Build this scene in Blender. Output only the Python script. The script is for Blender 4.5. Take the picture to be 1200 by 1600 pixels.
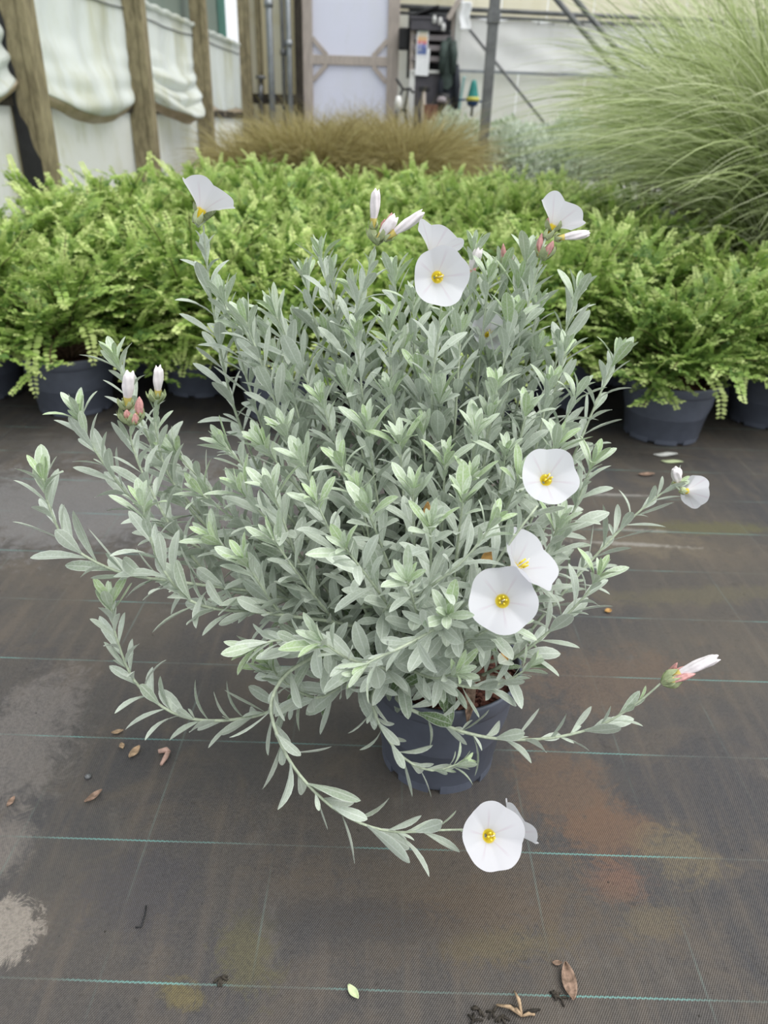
import bpy, bmesh, math, random
import numpy as np
from mathutils import Vector, Matrix
from mathutils.bvhtree import BVHTree

for o in list(bpy.data.objects):
    bpy.data.objects.remove(o)
scene = bpy.context.scene
COL = scene.collection
random.seed(7)
RNG = np.random.default_rng(11)

# ------------------------------------------------------------------ camera
F = 1155.0; CAM_H = 0.8
PITCH = math.atan(600 / F); ROLL = 0.032
CAMROT = Matrix.Rotation(math.pi / 2 - PITCH, 3, 'X') @ Matrix.Rotation(ROLL, 3, 'Z')
cam_data = bpy.data.cameras.new('camera')
cam = bpy.data.objects.new('camera', cam_data)
COL.objects.link(cam)
cam.matrix_world = Matrix.Translation((0, 0, CAM_H)) @ CAMROT.to_4x4()
cam_data.sensor_fit = 'VERTICAL'
cam_data.sensor_height = 36.0
cam_data.sensor_width = 27.0
cam_data.lens = 36.0 * F / 1600
cam_data.clip_start = 0.02
cam_data.dof.use_dof = True
cam_data.dof.focus_distance = 0.78
cam_data.dof.aperture_fstop = 6.0
scene.camera = cam
CAMPOS = Vector((0, 0, CAM_H))

# ------------------------------------------------------------------ light
world = bpy.data.worlds.new('world')
scene.world = world
world.use_nodes = True
bg = world.node_tree.nodes['Background']
bg.inputs[0].default_value = (0.93, 0.97, 1.0, 1)
bg.inputs[1].default_value = 0.98
sun_d = bpy.data.lights.new('sun', 'SUN')
sun_d.energy = 2.7
sun_d.angle = math.radians(58)
sun_d.color = (1.0, 0.98, 0.94)
sun = bpy.data.objects.new('sun', sun_d)
COL.objects.link(sun)
sun.rotation_euler = (math.radians(12), math.radians(26), 0)
vs = scene.view_settings
vs.view_transform = 'Standard'
vs.look = 'None'
vs.gamma = 1.0
vs.use_curve_mapping = False
vs.exposure = 0.18


def ray(px, py):
    return CAMROT @ Vector(((px - 600) / F, -(py - 800) / F, -1))


def at(px, py, Y):
    d = ray(px, py)
    return CAMPOS + d * (Y / d.y)


def ground(px, py, z=0.0):
    d = ray(px, py)
    return CAMPOS + d * ((z - CAM_H) / d.z)


# ------------------------------------------------------------------ helpers
def tag(o, label=None, cat=None, group=None, kind=None):
    if label: o['label'] = label
    if cat: o['category'] = cat
    if group: o['group'] = group
    if kind: o['kind'] = kind
    return o


def empty(name, loc=(0, 0, 0), rz=0.0, parent=None):
    o = bpy.data.objects.new(name, None)
    o.empty_display_size = 0.05
    COL.objects.link(o)
    o.location = loc
    o.rotation_euler = (0, 0, rz)
    if parent: o.parent = parent
    return o


def link(name, me, parent=None, m=None):
    o = bpy.data.objects.new(name, me)
    COL.objects.link(o)
    if m is not None and not me.materials:
        me.materials.append(m)
    if parent: o.parent = parent
    return o


def np_mesh(name, V, Fq, m, smooth=True, attr=None):
    """V (n,3); Fq (k,4) or (k,3) constant-size faces."""
    me = bpy.data.meshes.new(name)
    V = np.asarray(V, dtype=np.float32); Fq = np.asarray(Fq, dtype=np.int32)
    k, n = Fq.shape
    me.vertices.add(len(V)); me.vertices.foreach_set('co', V.ravel())
    me.loops.add(k * n); me.loops.foreach_set('vertex_index', Fq.ravel())
    me.polygons.add(k)
    me.polygons.foreach_set('loop_start', np.arange(k, dtype=np.int32) * n)
    me.polygons.foreach_set('loop_total', np.full(k, n, dtype=np.int32))
    me.polygons.foreach_set('use_smooth', np.full(k, smooth, dtype=bool))
    if attr:
        for an, av in attr.items():
            a = me.attributes.new(an, 'FLOAT', 'POINT')
            a.data.foreach_set('value', np.asarray(av, dtype=np.float32))
    me.update(calc_edges=True)
    me.materials.append(m)
    return me


class MB:
    """collects solids into ONE mesh"""
    def __init__(self):
        self.bm = bmesh.new()

    def box(self, lo, hi, rot=None, bevel=0.0):
        lo, hi = Vector(lo), Vector(hi)
        c = (lo + hi) / 2; s = hi - lo
        mat4 = Matrix.Translation(c)
        if rot is not None: mat4 = mat4 @ rot
        mat4 = mat4 @ Matrix.Diagonal((s.x, s.y, s.z, 1))
        r = bmesh.ops.create_cube(self.bm, size=1.0, matrix=mat4)
        if bevel:
            es = list({e for v in r['verts'] for e in v.link_edges})
            bmesh.ops.bevel(self.bm, geom=es, offset=bevel, segments=2, affect='EDGES', profile=0.6)
        return self

    def bar(self, a, b, w, d=None, up=(0, 0, 1)):
        """rectangular bar from a to b, w wide and d deep"""
        a, b = Vector(a), Vector(b); d = d or w
        z = (b - a); L = z.length; z.normalize()
        x = Vector(up).cross(z)
        if x.length < 1e-4: x = Vector((1, 0, 0))
        x.normalize(); y = z.cross(x)
        R = Matrix((x, y, z)).transposed().to_4x4()
        bmesh.ops.create_cube(self.bm, size=1.0, matrix=Matrix.Translation((a + b) / 2) @ R @ Matrix.Diagonal((w, d, L, 1)))
        return self

    def tube(self, pts, rad, n=8, caps=True):
        pts = [Vector(p) for p in pts]
        rs = rad if isinstance(rad, (list, tuple)) else [rad] * len(pts)
        rings = []; ref = None
        for i, p in enumerate(pts):
            t = (pts[min(i + 1, len(pts) - 1)] - pts[max(i - 1, 0)])
            t = t.normalized() if t.length > 1e-9 else Vector((0, 0, 1))
            if ref is None:
                ref = t.cross(Vector((0.3, 0.9, 0.1))).normalized()
            u = (ref - t * ref.dot(t)).normalized(); ref = u
            v = t.cross(u)
            rings.append([self.bm.verts.new(p + (u * math.cos(2 * math.pi * k / n) + v * math.sin(2 * math.pi * k / n)) * rs[i]) for k in range(n)])
        for a, b in zip(rings, rings[1:]):
            for k in range(n):
                f = self.bm.faces.new((a[k], a[(k + 1) % n], b[(k + 1) % n], b[k])); f.smooth = True
        if caps:
            self.bm.faces.new(rings[0][::-1]); self.bm.faces.new(rings[-1])
        return self

    def lathe(self, prof, n=32, center=(0, 0, 0), closed=False):
        """prof: list of (r, z)"""
        c = Vector(center); rings = []
        for r, z in prof:
            rings.append([self.bm.verts.new(c + Vector((r * math.cos(2 * math.pi * k / n), r * math.sin(2 * math.pi * k / n), z))) for k in range(n)])
        pairs = list(zip(rings, rings[1:]))
        if closed: pairs.append((rings[-1], rings[0]))
        for a, b in pairs:
            for k in range(n):
                f = self.bm.faces.new((a[k], a[(k + 1) % n], b[(k + 1) % n], b[k])); f.smooth = True
        return self

    def disc(self, r, z, n=32, center=(0, 0, 0), flip=False):
        c = Vector(center)
        vs_ = [self.bm.verts.new(c + Vector((r * math.cos(2 * math.pi * k / n), r * math.sin(2 * math.pi * k / n), z))) for k in range(n)]
        self.bm.faces.new(vs_[::-1] if flip else vs_)
        return self

    def grid(self, fn, nu, nv, smooth=True):
        vv = [[self.bm.verts.new(fn(i / nu, j / nv)) for i in range(nu + 1)] for j in range(nv + 1)]
        for j in range(nv):
            for i in range(nu):
                f = self.bm.faces.new((vv[j][i], vv[j][i + 1], vv[j + 1][i + 1], vv[j + 1][i])); f.smooth = smooth
        return self

    def mesh(self, name, m):
        me = bpy.data.meshes.new(name)
        bmesh.ops.recalc_face_normals(self.bm, faces=self.bm.faces[:])
        self.bm.to_mesh(me); self.bm.free()
        me.materials.append(m)
        return me

    def build(self, name, m, parent=None):
        return link(name, self.mesh(name, m), parent)


# ------------------------------------------------------------------ materials
class NT:
    def __init__(self, name):
        self.m = bpy.data.materials.new(name)
        self.m.use_nodes = True
        self.t = self.m.node_tree
        self.b = self.t.nodes['Principled BSDF']
        self.out = self.t.nodes['Material Output']

    def n(self, typ, ins=None, **kw):
        nd = self.t.nodes.new(typ)
        for k, v in kw.items(): setattr(nd, k, v)
        for k, v in (ins or {}).items():
            if hasattr(v, 'is_output'): self.t.links.new(v, nd.inputs[k])
            else: nd.inputs[k].default_value = v
        return nd

    def l(self, a, b): self.t.links.new(a, b)

    def math(self, op, a, b=0.0, c=0.0, clamp=False):
        nd = self.n('ShaderNodeMath', {0: a, 1: b, 2: c}, operation=op)
        nd.use_clamp = clamp
        return nd.outputs[0]

    def mix(self, f, a, b, blend='MIX'):
        nd = self.n('ShaderNodeMix', data_type='RGBA', blend_type=blend)
        for i, v in ((0, f), (6, a), (7, b)):
            if hasattr(v, 'is_output'): self.l(v, nd.inputs[i])
            else: nd.inputs[i].default_value = v if i == 0 else (*v[:3], 1)
        return nd.outputs[2]

    def noise(self, scale, detail=3.0, rough=0.55, vec=None, dist=0.0):
        nd = self.n('ShaderNodeTexNoise', {'Scale': scale, 'Detail': detail, 'Roughness': rough, 'Distortion': dist})
        if vec is not None: self.l(vec, nd.inputs['Vector'])
        return nd.outputs[0]

    def ramp(self, f, lo, hi):
        nd = self.n('ShaderNodeMapRange', {0: f, 1: lo, 2: hi, 3: 0.0, 4: 1.0}, interpolation_type='SMOOTHSTEP')
        return nd.outputs[0]

    def obj(self): return self.n('ShaderNodeTexCoord').outputs['Object']

    def bump(self, h, dist=0.002, strength=1.0):
        nd = self.n('ShaderNodeBump', {'Height': h, 'Distance': dist, 'Strength': strength})
        self.l(nd.outputs[0], self.b.inputs['Normal'])

    def translucent(self, col, fac):
        tr = self.n('ShaderNodeBsdfTranslucent')
        if hasattr(col, 'is_output'): self.l(col, tr.inputs[0])
        else: tr.inputs[0].default_value = (*col[:3], 1)
        mx = self.n('ShaderNodeMixShader', {0: fac, 1: self.b.outputs[0], 2: tr.outputs[0]})
        self.l(mx.outputs[0], self.out.inputs[0])


def plain(name, col, rough=0.6, var=0.15, scale=20.0, bump=0.0, metal=0.0, spec=0.4, dark=None, stretch=None):
    t = NT(name)
    vec = t.obj()
    if stretch:
        mp = t.n('ShaderNodeMapping', {'Scale': stretch}); t.l(vec, mp.inputs[0]); vec = mp.outputs[0]
    nz = t.noise(scale, 5, 0.6, vec)
    dk = dark or tuple(c * (1 - var * 1.6) for c in col)
    lt = tuple(min(1, c * (1 + var)) for c in col)
    c = t.mix(t.ramp(nz, 0.3, 0.7), dk, lt)
    t.l(c, t.b.inputs['Base Color'])
    t.b.inputs['Roughness'].default_value = rough
    t.b.inputs['Metallic'].default_value = metal
    t.b.inputs['Specular IOR Level'].default_value = spec
    if bump: t.bump(nz, bump)
    return t.m


def leaf_mat(name, old, mid, young, trans=0.25, rough=0.55, spec=0.3, noise_scale=60.0, fuzz=0.0):
    """leaf colour runs from old to young growth through the mesh attribute 'tint'"""
    t = NT(name)
    a = t.n('ShaderNodeAttribute', attribute_name='tint').outputs['Fac']
    c = t.mix(t.ramp(a, 0.0, 0.5), old, mid)
    c = t.mix(t.ramp(a, 0.5, 1.0), c, young)
    rnd = t.n('ShaderNodeObjectInfo').outputs['Random']
    if not fuzz:                          # plants differ a little in how fresh their growth is
        c = t.mix(t.math('MULTIPLY', rnd, 0.38), c, old)
    nz = t.noise(noise_scale, 4, 0.6, t.obj())
    v = t.math('MULTIPLY_ADD', nz, 0.5, 0.72)
    v = t.math('MULTIPLY_ADD', rnd, 0.08, v)
    c = t.mix(1.0, c, t.n('ShaderNodeCombineColor', {0: v, 1: v, 2: v}).outputs[0], 'MULTIPLY')
    if fuzz:                              # felted silver margin and pale midrib
        ac = t.n('ShaderNodeAttribute', attribute_name='across').outputs['Fac']
        c = t.mix(t.math('MULTIPLY', t.math('MAXIMUM', t.ramp(ac, 0.80, 0.97), t.ramp(ac, 0.14, 0.02)), 0.5), c, (0.80, 0.84, 0.78))
        vn = t.noise(420.0, 3, 0.6, t.n('ShaderNodeNewGeometry').outputs['Position'])
        c = t.mix(t.math('MULTIPLY', t.ramp(vn, 0.42, 0.66), 0.25), c, (0.74, 0.79, 0.77))
    t.l(c, t.b.inputs['Base Color'])
    t.b.inputs['Roughness'].default_value = rough
    t.b.inputs['Specular IOR Level'].default_value = spec
    if fuzz:
        t.b.inputs['Sheen Weight'].default_value = fuzz
        t.b.inputs['Sheen Roughness'].default_value = 0.4
    t.translucent(c, trans)
    return t.m


M = {}
M['pot'] = plain('pot_plastic', (0.105, 0.118, 0.155), 0.42, 0.06, 30, 0.0, spec=0.4)
M['pot_in'] = M['pot']
M['bark'] = plain('bark_mulch', (0.125, 0.042, 0.028), 0.85, 0.4, 120, 0.003, dark=(0.025, 0.012, 0.01))
M['chip'] = plain('bark_chip', (0.17, 0.07, 0.05), 0.8, 0.4, 60, 0.001)
M['silver'] = leaf_mat('silver_leaf', (0.13, 0.21, 0.075), (0.475, 0.535, 0.445), (0.36, 0.49, 0.23), 0.12, 0.45, 0.35, 90, 0.25)
M['stem'] = plain('silver_stem', (0.46, 0.52, 0.39), 0.7, 0.12, 200)
M['honey'] = leaf_mat('honeysuckle_leaf', (0.11, 0.21, 0.055), (0.40, 0.56, 0.14), (0.70, 0.80, 0.32), 0.33, 0.45, 0.35, 30)
M['twig'] = plain('brown_twig', (0.13, 0.085, 0.05), 0.8, 0.25, 80)
M['misc'] = leaf_mat('variegated_grass', (0.19, 0.24, 0.09), (0.47, 0.56, 0.25), (0.80, 0.84, 0.58), 0.33, 0.5, 0.3, 10)
M['brown_grass'] = leaf_mat('brown_grass_blade', (0.20, 0.16, 0.06), (0.42, 0.36, 0.16), (0.60, 0.54, 0.30), 0.35, 0.6, 0.25, 10)
M['pale'] = leaf_mat('pale_leaf', (0.30, 0.40, 0.24), (0.68, 0.75, 0.63), (0.88, 0.91, 0.85), 0.3, 0.5, 0.3, 20)
M['timber'] = plain('weathered_timber', (0.25, 0.215, 0.13), 0.85, 0.25, 7, 0.002, dark=(0.165, 0.138, 0.082), stretch=(4, 4, 1.5))
M['timber_dark'] = plain('dark_timber', (0.04, 0.033, 0.025), 0.85, 0.4, 9, 0.003, stretch=(6, 6, 1))
M['door_wood'] = plain('pinkish_door_timber', (0.44, 0.385, 0.35), 0.8, 0.1, 8, 0.001, stretch=(6, 6, 1))
M['galv'] = plain('galvanised_steel', (0.30, 0.32, 0.34), 0.45, 0.1, 12, 0.0, 0.5)
M['steel_dark'] = plain('dark_steel', (0.16, 0.165, 0.17), 0.5, 0.15, 12, 0.0, 0.3)
M['black'] = plain('black_plastic', (0.018, 0.018, 0.02), 0.6, 0.2, 10)
M['grey_board'] = plain('grey_board', (0.085, 0.08, 0.095), 0.6, 0.1, 6)
M['mauve_board'] = plain('mauve_board', (0.27, 0.24, 0.25), 0.7, 0.1, 6)
M['white_paint'] = plain('white_paint', (0.72, 0.72, 0.70), 0.6, 0.06, 6)
M['paper'] = plain('white_paper', (0.85, 0.86, 0.88), 0.7, 0.02, 6)


def sheet_mat(name, col, stain, amt, trans=0.4, scale=3.0, stretch=(1, 1, 0.35), lo=0.45, hi=0.75, rough=0.45):
    t = NT(name)
    mp = t.n('ShaderNodeMapping', {'Scale': stretch}); t.l(t.obj(), mp.inputs[0])
    nz = t.noise(scale, 7, 0.65, mp.outputs[0], 0.4)
    f = t.math('MULTIPLY', t.ramp(nz, lo, hi), amt)
    n2 = t.noise(scale * 6, 5, 0.6, mp.outputs[0])
    c = t.mix(f, col, stain)
    c = t.mix(t.math('MULTIPLY', t.ramp(n2, 0.55, 0.8), amt * 0.5), c, tuple(s * 0.75 for s in stain))
    t.l(c, t.b.inputs['Base Color'])
    t.b.inputs['Roughness'].default_value = rough
    t.b.inputs['Specular IOR Level'].default_value = 0.25
    t.translucent(c, trans)
    return t.m


M['wall_low'] = sheet_mat('algae_stained_panel', (0.92, 0.93, 0.90), (0.70, 0.70, 0.52), 0.7, 0.5)
M['curtain'] = sheet_mat('dirty_polythene', (0.86, 0.89, 0.87), (0.62, 0.62, 0.42), 0.65, 0.5, 4.0, (1, 1, 0.3), 0.4, 0.8, 0.3)
M['curtain_foot'] = sheet_mat('brown_stained_polythene', (0.70, 0.60, 0.48), (0.40, 0.34, 0.18), 0.8, 0.35, 5.0, (1, 1, 1), 0.4, 0.8, 0.3)
M['shade_net'] = sheet_mat('green_shade_net', (0.21, 0.25, 0.215), (0.12, 0.2, 0.16), 0.6, 0.3)
M['teal_net'] = sheet_mat('teal_shade_net', (0.10, 0.25, 0.21), (0.10, 0.2, 0.18), 0.5, 0.3)
M['door_panel'] = sheet_mat('white_door_sheet', (0.86, 0.87, 0.95), (0.80, 0.82, 0.76), 0.25, 0.55)
M['cream_panel'] = sheet_mat('cream_polycarbonate', (0.93, 0.90, 0.78), (0.80, 0.76, 0.56), 0.4, 0.55, 2.0, (4, 1, 0.2))
M['grey_sheet'] = sheet_mat('grey_white_sheet', (0.90, 0.90, 0.89), (0.78, 0.77, 0.74), 0.5, 0.5, 2.0)
M['low_panel'] = sheet_mat('mottled_low_panel', (0.92, 0.92, 0.87), (0.82, 0.76, 0.56), 0.7, 0.5, 1.6, (1, 1, 0.8))


# ------------------------------------------------------------------ floor fabric
def floor_material():
    t = NT('woven_ground_cover')
    co = t.obj()
    sep = t.n('ShaderNodeSeparateXYZ', {0: co})
    X, Y = sep.outputs[0], sep.outputs[1]
    big = t.noise(2.2, 6, 0.6, co, 0.3)
    mid = t.noise(9.0, 6, 0.65, co, 0.5)
    fine = t.noise(70.0, 4, 0.6, co)
    mpx = t.n('ShaderNodeMapping', {'Scale': (45, 3.5, 1)}); t.l(co, mpx.inputs[0])
    streak = t.noise(1.0, 4, 0.6, mpx.outputs[0])
    c = t.mix(t.ramp(big, 0.35, 0.68), (0.058, 0.056, 0.061), (0.100, 0.086, 0.072))
    c = t.mix(t.math('MULTIPLY', t.ramp(mid, 0.46, 0.72), 0.6), c, (0.135, 0.108, 0.082))
    c = t.mix(t.math('MULTIPLY', t.ramp(streak, 0.46, 0.72), 0.45), c, (0.140, 0.114, 0.092))
    c = t.mix(t.math('MULTIPLY', t.ramp(t.noise(34.0, 8, 0.75, co, 0.8), 0.56, 0.72), 0.55), c, (0.030, 0.027, 0.025))
    c = t.mix(t.math('MULTIPLY', t.ramp(t.noise(6.0, 9, 0.75, co, 1.2), 0.56, 0.74), 0.45), c, (0.175, 0.160, 0.145))
    rag = t.noise(38.0, 10, 0.78, co, 1.0)
    grain = t.ramp(t.noise(210.0, 6, 0.8, co), 0.40, 0.60)
    blotch_h = t.math('MULTIPLY_ADD', mid, 1.6, t.math('MULTIPLY_ADD', rag, 3.4, -2.6))

    def stain(c, px, py, rx, ry, rot, col, amt, soft=0.9):
        g = ground(px, py)
        mp = t.n('ShaderNodeMapping', vector_type='TEXTURE')
        mp.inputs['Location'].default_value = (g.x, g.y, 0)
        mp.inputs['Rotation'].default_value = (0, 0, rot)
        mp.inputs['Scale'].default_value = (rx, ry, 1)
        t.l(co, mp.inputs[0])
        ln = t.n('ShaderNodeVectorMath', {0: mp.outputs[0]}, operation='LENGTH').outputs['Value']
        d = t.math('SUBTRACT', ln, blotch_h)
        nd = t.n('ShaderNodeMapRange', {0: d, 1: 1.0 + soft * 0.5, 2: 1.0 - soft * 0.5, 3: 0.0, 4: amt}, interpolation_type='SMOOTHSTEP')
        return t.mix(t.math('MULTIPLY', nd.outputs[0], t.math('MULTIPLY_ADD', grain, 0.55, 0.6)), c, col)

    # silt, rust, algae, dirt and painted wet sheen, with shapes of their own (metres on the cloth)
    c = stain(c, 5, 1465, .035, .05, .3, (0.34, 0.30, 0.26), .9, .35)
    c = stain(c, 40, 1150, .075, .13, .1, (0.20, 0.18, 0.17), .75)
    c = stain(c, 0, 1320, .045, .05, .2, (0.23, 0.20, 0.18), .7)
    c = stain(c, 90, 790, .55, .20, .15, (0.20, 0.195, 0.20), .85)  # bright wall's reflection on the wet cloth, painted in as a paler area
    c = stain(c, 300, 700, .5, .12, 0, (0.15, 0.145, 0.145), .6)  # fainter far part of that reflection, also painted into the colour
    c = stain(c, 880, 1235, .07, .09, .5, (0.155, 0.098, 0.065), .8)
    c = stain(c, 950, 1300, .06, .045, .2, (0.165, 0.095, 0.06), .75)
    c = stain(c, 965, 1375, .038, .028, .1, (0.19, 0.098, 0.066), .8, 1.2)
    c = stain(c, 1060, 1335, .05, .035, -.2, (0.175, 0.14, 0.085), .75)
    c = stain(c, 1015, 1440, .035, .02, .3, (0.15, 0.12, 0.075), .7)
    c = stain(c, 740, 1420, .10, .035, .1, (0.125, 0.085, 0.055), .7)
    c = stain(c, 780, 1475, .07, .02, .1, (0.15, 0.12, 0.055), .7)
    c = stain(c, 700, 1400, .2, .08, 0, (0.105, 0.08, 0.058), .6)
    c = stain(c, 960, 1060, .16, .07, .2, (0.15, 0.10, 0.07), .6)
    c = stain(c, 1110, 825, .16, .03, .05, (0.125, 0.12, 0.05), .75)
    c = stain(c, 990, 845, .14, .06, -.1, (0.17, 0.14, 0.10), .8)
    c = stain(c, 985, 850, .12, .008, -.05, (0.36, 0.34, 0.31), .8)
    c = stain(c, 990, 828, .09, .007, -.03, (0.34, 0.32, 0.29), .7)
    c = stain(c, 955, 773, .09, .007, .0, (0.34, 0.33, 0.31), .8)
    c = stain(c, 1100, 930, .2, .03, .1, (0.13, 0.115, 0.07), .6)
    c = stain(c, 385, 1490, .035, .05, .2, (0.11, 0.10, 0.05), .8)
    c = stain(c, 290, 1555, .03, .012, -.3, (0.16, 0.13, 0.05), .8)
    c = stain(c, 560, 1440, .12, .03, 0, (0.04, 0.042, 0.05), .6)
    c = stain(c, 220, 1390, .07, .06, 0, (0.055, 0.053, 0.065), .7)
    c = t.mix(t.math('MULTIPLY', grain, 0.22), c, (0.165, 0.150, 0.135))
    c = t.mix(t.math('MULTIPLY', t.ramp(t.noise(120.0, 8, 0.8, co, 0.5), 0.58, 0.70), 0.6), c, (0.025, 0.022, 0.02))
    # stitched marker threads
    wob = t.math('MULTIPLY_ADD', t.n('ShaderNodeTexNoise', {'Vector': co, 'Scale': 3.0}).outputs[0], 0.004, -0.002)
    stitch = t.math('MULTIPLY', t.math('SINE', t.math('MULTIPLY', X, 1100.0)), 0.0004)
    yy = t.math('ADD', t.math('ADD', Y, wob), stitch)
    dy = t.math('PINGPONG', t.math('SUBTRACT', yy, 0.4555), 0.0859)
    ly = t.ramp(dy, 0.0015, 0.0006)
    fade = t.ramp(t.noise(5.0, 3, 0.6, co), 0.38, 0.62)
    cy = t.mix(fade, (0.17, 0.19, 0.17), (0.19, 0.40, 0.37))
    ly = t.math('MULTIPLY', ly, t.math('MULTIPLY_ADD', fade, 0.45, 0.28))
    c = t.mix(ly, c, cy)
    dx = t.math('PINGPONG', t.math('ADD', t.math('ADD', X, wob), 0.4425), 0.0798)
    lx = t.ramp(dx, 0.0017, 0.0008)
    fx = t.ramp(t.noise(4.0, 3, 0.6, t.n('ShaderNodeVectorMath', {0: co, 1: (3.1, 7.7, 0)}, operation='ADD').outputs[0]), 0.45, 0.68)
    c = t.mix(t.math('MULTIPLY', lx, t.math('MULTIPLY_ADD', fx, 0.45, 0.03)), c, (0.17, 0.22, 0.20))
    # specks of grit
    vor = t.n('ShaderNodeTexVoronoi', {'Vector': co, 'Scale': 38.0}); vor.inputs['Randomness'].default_value = 1.0
    sp = t.math('MULTIPLY', t.ramp(vor.outputs['Distance'], 0.075, 0.04), t.ramp(t.noise(13.0, 2, 0.5, co), 0.52, 0.6))
    c = t.mix(t.math('MULTIPLY', sp, 0.8), c, (0.022, 0.018, 0.015))
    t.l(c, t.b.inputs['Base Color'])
    # weave relief
    wx = t.math('SINE', t.math('MULTIPLY', X, 2 * math.pi / 0.0026))
    wy = t.math('SINE', t.math('MULTIPLY', Y, 2 * math.pi / 0.0040))
    wv = t.math('MULTIPLY', wx, wy)
    h = t.math('ADD', t.math('MULTIPLY', wv, 0.9), t.math('MULTIPLY', fine, 1.8))
    h = t.math('MULTIPLY_ADD', ly, 1.0, h)
    t.bump(h, 0.0007, 0.9)
    rg = t.n('ShaderNodeMapRange', {0: mid, 1: 0.3, 2: 0.7, 3: 0.42, 4: 0.62})
    t.l(rg.outputs[0], t.b.inputs['Roughness'])
    t.b.inputs['Specular IOR Level'].default_value = 0.35
    return t.m


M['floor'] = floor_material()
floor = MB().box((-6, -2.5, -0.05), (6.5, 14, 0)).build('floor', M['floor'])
tag(floor, 'black woven ground cover cloth with teal marker threads and rust stains', kind='structure')
lap = MB()
lap.grid(lambda u, v: Vector((-2.0 + 8.0 * u, 1.925 + 0.010 * math.sin(u * 23) + 0.006 * math.sin(u * 61) + (0.0 if v == 0 else 3.6 * v), 0.0005 if v == 0 else 0.004)), 80, 3)
ov = lap.build('cloth_overlap', M['floor'], floor)

# ------------------------------------------------------------------ left wall
def wx(Y, off=0.0): return -2.087 + 0.043 * Y + off
wall = MB()
wall.grid(lambda u, v: Vector((wx(1.0 + u * 8.75, -0.10) + 0.006 * math.sin(u * 40 + v * 3), 1.0 + u * 8.75, v * 0.86)), 60, 6)
me = wall.mesh('wall_left', M['wall_low'])
wl = link('wall_left', me)
md = wl.modifiers.new('thick', 'SOLIDIFY'); md.thickness = 0.02
tag(wl, 'pale algae-stained low side panel behind the timber posts', kind='structure')
POSTY = [2.65, 4.348, 6.03, 7.69, 9.47]
# dark sill rail over the panel
tag(MB().bar((wx(1.0, -0.07), 1.0, 0.875), (wx(9.6, -0.07), 9.6, 0.875), 0.05, 0.06).build('trim_1', M['timber_dark']),
    'dark horizontal timber rail along the top of low side panel', kind='structure')
# shade netting above the curtain
tag(MB().grid(lambda u, v: Vector((wx(1.0 + u * 8.1, -0.14) , 1.0 + u * 8.1, 1.5 + v * 1.6)), 30, 8).build('window_1', M['shade_net']),
    'grey green shade netting above the polythene curtain', kind='structure')
tag(MB().grid(lambda u, v: Vector((wx(8.88 + u * 0.32, -0.125), 8.88 + u * 0.32, 1.56 + v * 1.54)), 4, 8).build('window_2', M['teal_net']),
    'teal strip of shade netting beside the far timber post', kind='structure')


def bay(y0, y1, kind, label):
    root = empty('polythene_curtain', (wx((y0 + y1) / 2), (y0 + y1) / 2, 0.8))
    tag(root, label, 'curtain', 'polythene curtains on the side wall')
    r = random.Random(int(y0 * 100))
    ph = [r.uniform(0, 6.28) for _ in range(6)]

    def fn(u, v):                      # v = 0 hem at the top, 1 bottom lip
        y = y0 + (y1 - y0) * u
        zt = 1.55
        bell = math.sin(math.pi * min(1, max(0, u))) ** 0.8
        if kind == 'sag':
            zb = 0.93 - 0.16 * bell
        elif kind == 'bundle':
            zb = 0.95 - 0.17 * math.sin(math.pi * u ** 1.15) ** 0.9
        else:
            zb = 0.88 + 0.02 * math.sin(u * 9)
        z = zt + (zb - zt) * v
        belly = max(0.0, (v - 0.35) / 0.65)
        if kind == 'hang':
            out = 0.02 + 0.012 * math.sin(u * 25 + ph[0]) * v
        else:
            out = 0.03 + 0.16 * bell * belly ** 1.6 * (1.0 - 0.75 * max(0, (v - 0.86) / 0.14) ** 2)
            # gather folds running from the posts to the belly
            out += 0.026 * bell * belly * math.sin(14 * (v + 0.55 * abs(u - 0.55)) + ph[1]) * (2.0 if kind == 'bundle' else 0.8)
            out += 0.016 * (1 - 0.6 * belly) * math.sin(22 * u + ph[2] + 5 * v * (u - .5)) * min(1, v * 3)
            out += 0.012 * belly * math.sin(34 * v - 9 * abs(u - 0.6) + ph[3]) * (1.5 if kind == 'bundle' else 0.6)
            if kind == 'bundle' and v > 0.55:
                out += 0.05 * bell * abs(math.sin((v - 0.55) * 22))
        return Vector((wx(y, -0.08 + out), y, z))
    cut = 0.94 if kind != 'hang' else 0.93
    rel = lambda p: p - root.location
    for nm, a, b, mt in (('sheet', 0.0, cut, M['curtain']), ('stained_fold', cut, 1.0, M['curtain_foot'])):
        g = MB().grid(lambda u, v: rel(fn(u, a + (b - a) * v)), 48, 60 if nm == 'sheet' else 12)
        o = g.build(nm, mt, root)
        o.modifiers.new('thick', 'SOLIDIFY').thickness = 0.004
    hem = MB().tube([rel(fn(u / 30, 0)) + Vector((0.015, 0, 0.006 * math.sin(u * 1.3))) for u in range(31)], 0.018, 8)
    hem.build('hem', M['curtain'], root)
    cord = MB().tube([rel(fn(u / 30, 0.13)) + Vector((0.012, 0, 0)) for u in range(31)], 0.005, 5)
    cord.build('cord', M['steel_dark'], root)


bay(POSTY[0], POSTY[1] - 0.02, 'bundle', 'dirty polythene curtain with folds meeting the black-scarred timber post')
bay(POSTY[1] + 0.04, POSTY[2] - 0.02, 'sag', 'polythene curtain sagging in one wide pouch with brown water stain')
bay(POSTY[2] + 0.04, POSTY[3] - 0.02, 'bundle', 'polythene curtain bunched up into a small yellowed roll')
bay(POSTY[3] + 0.04, POSTY[4] - 0.06, 'hang', 'polythene curtain hanging straight down with brown lower edge')

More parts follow.
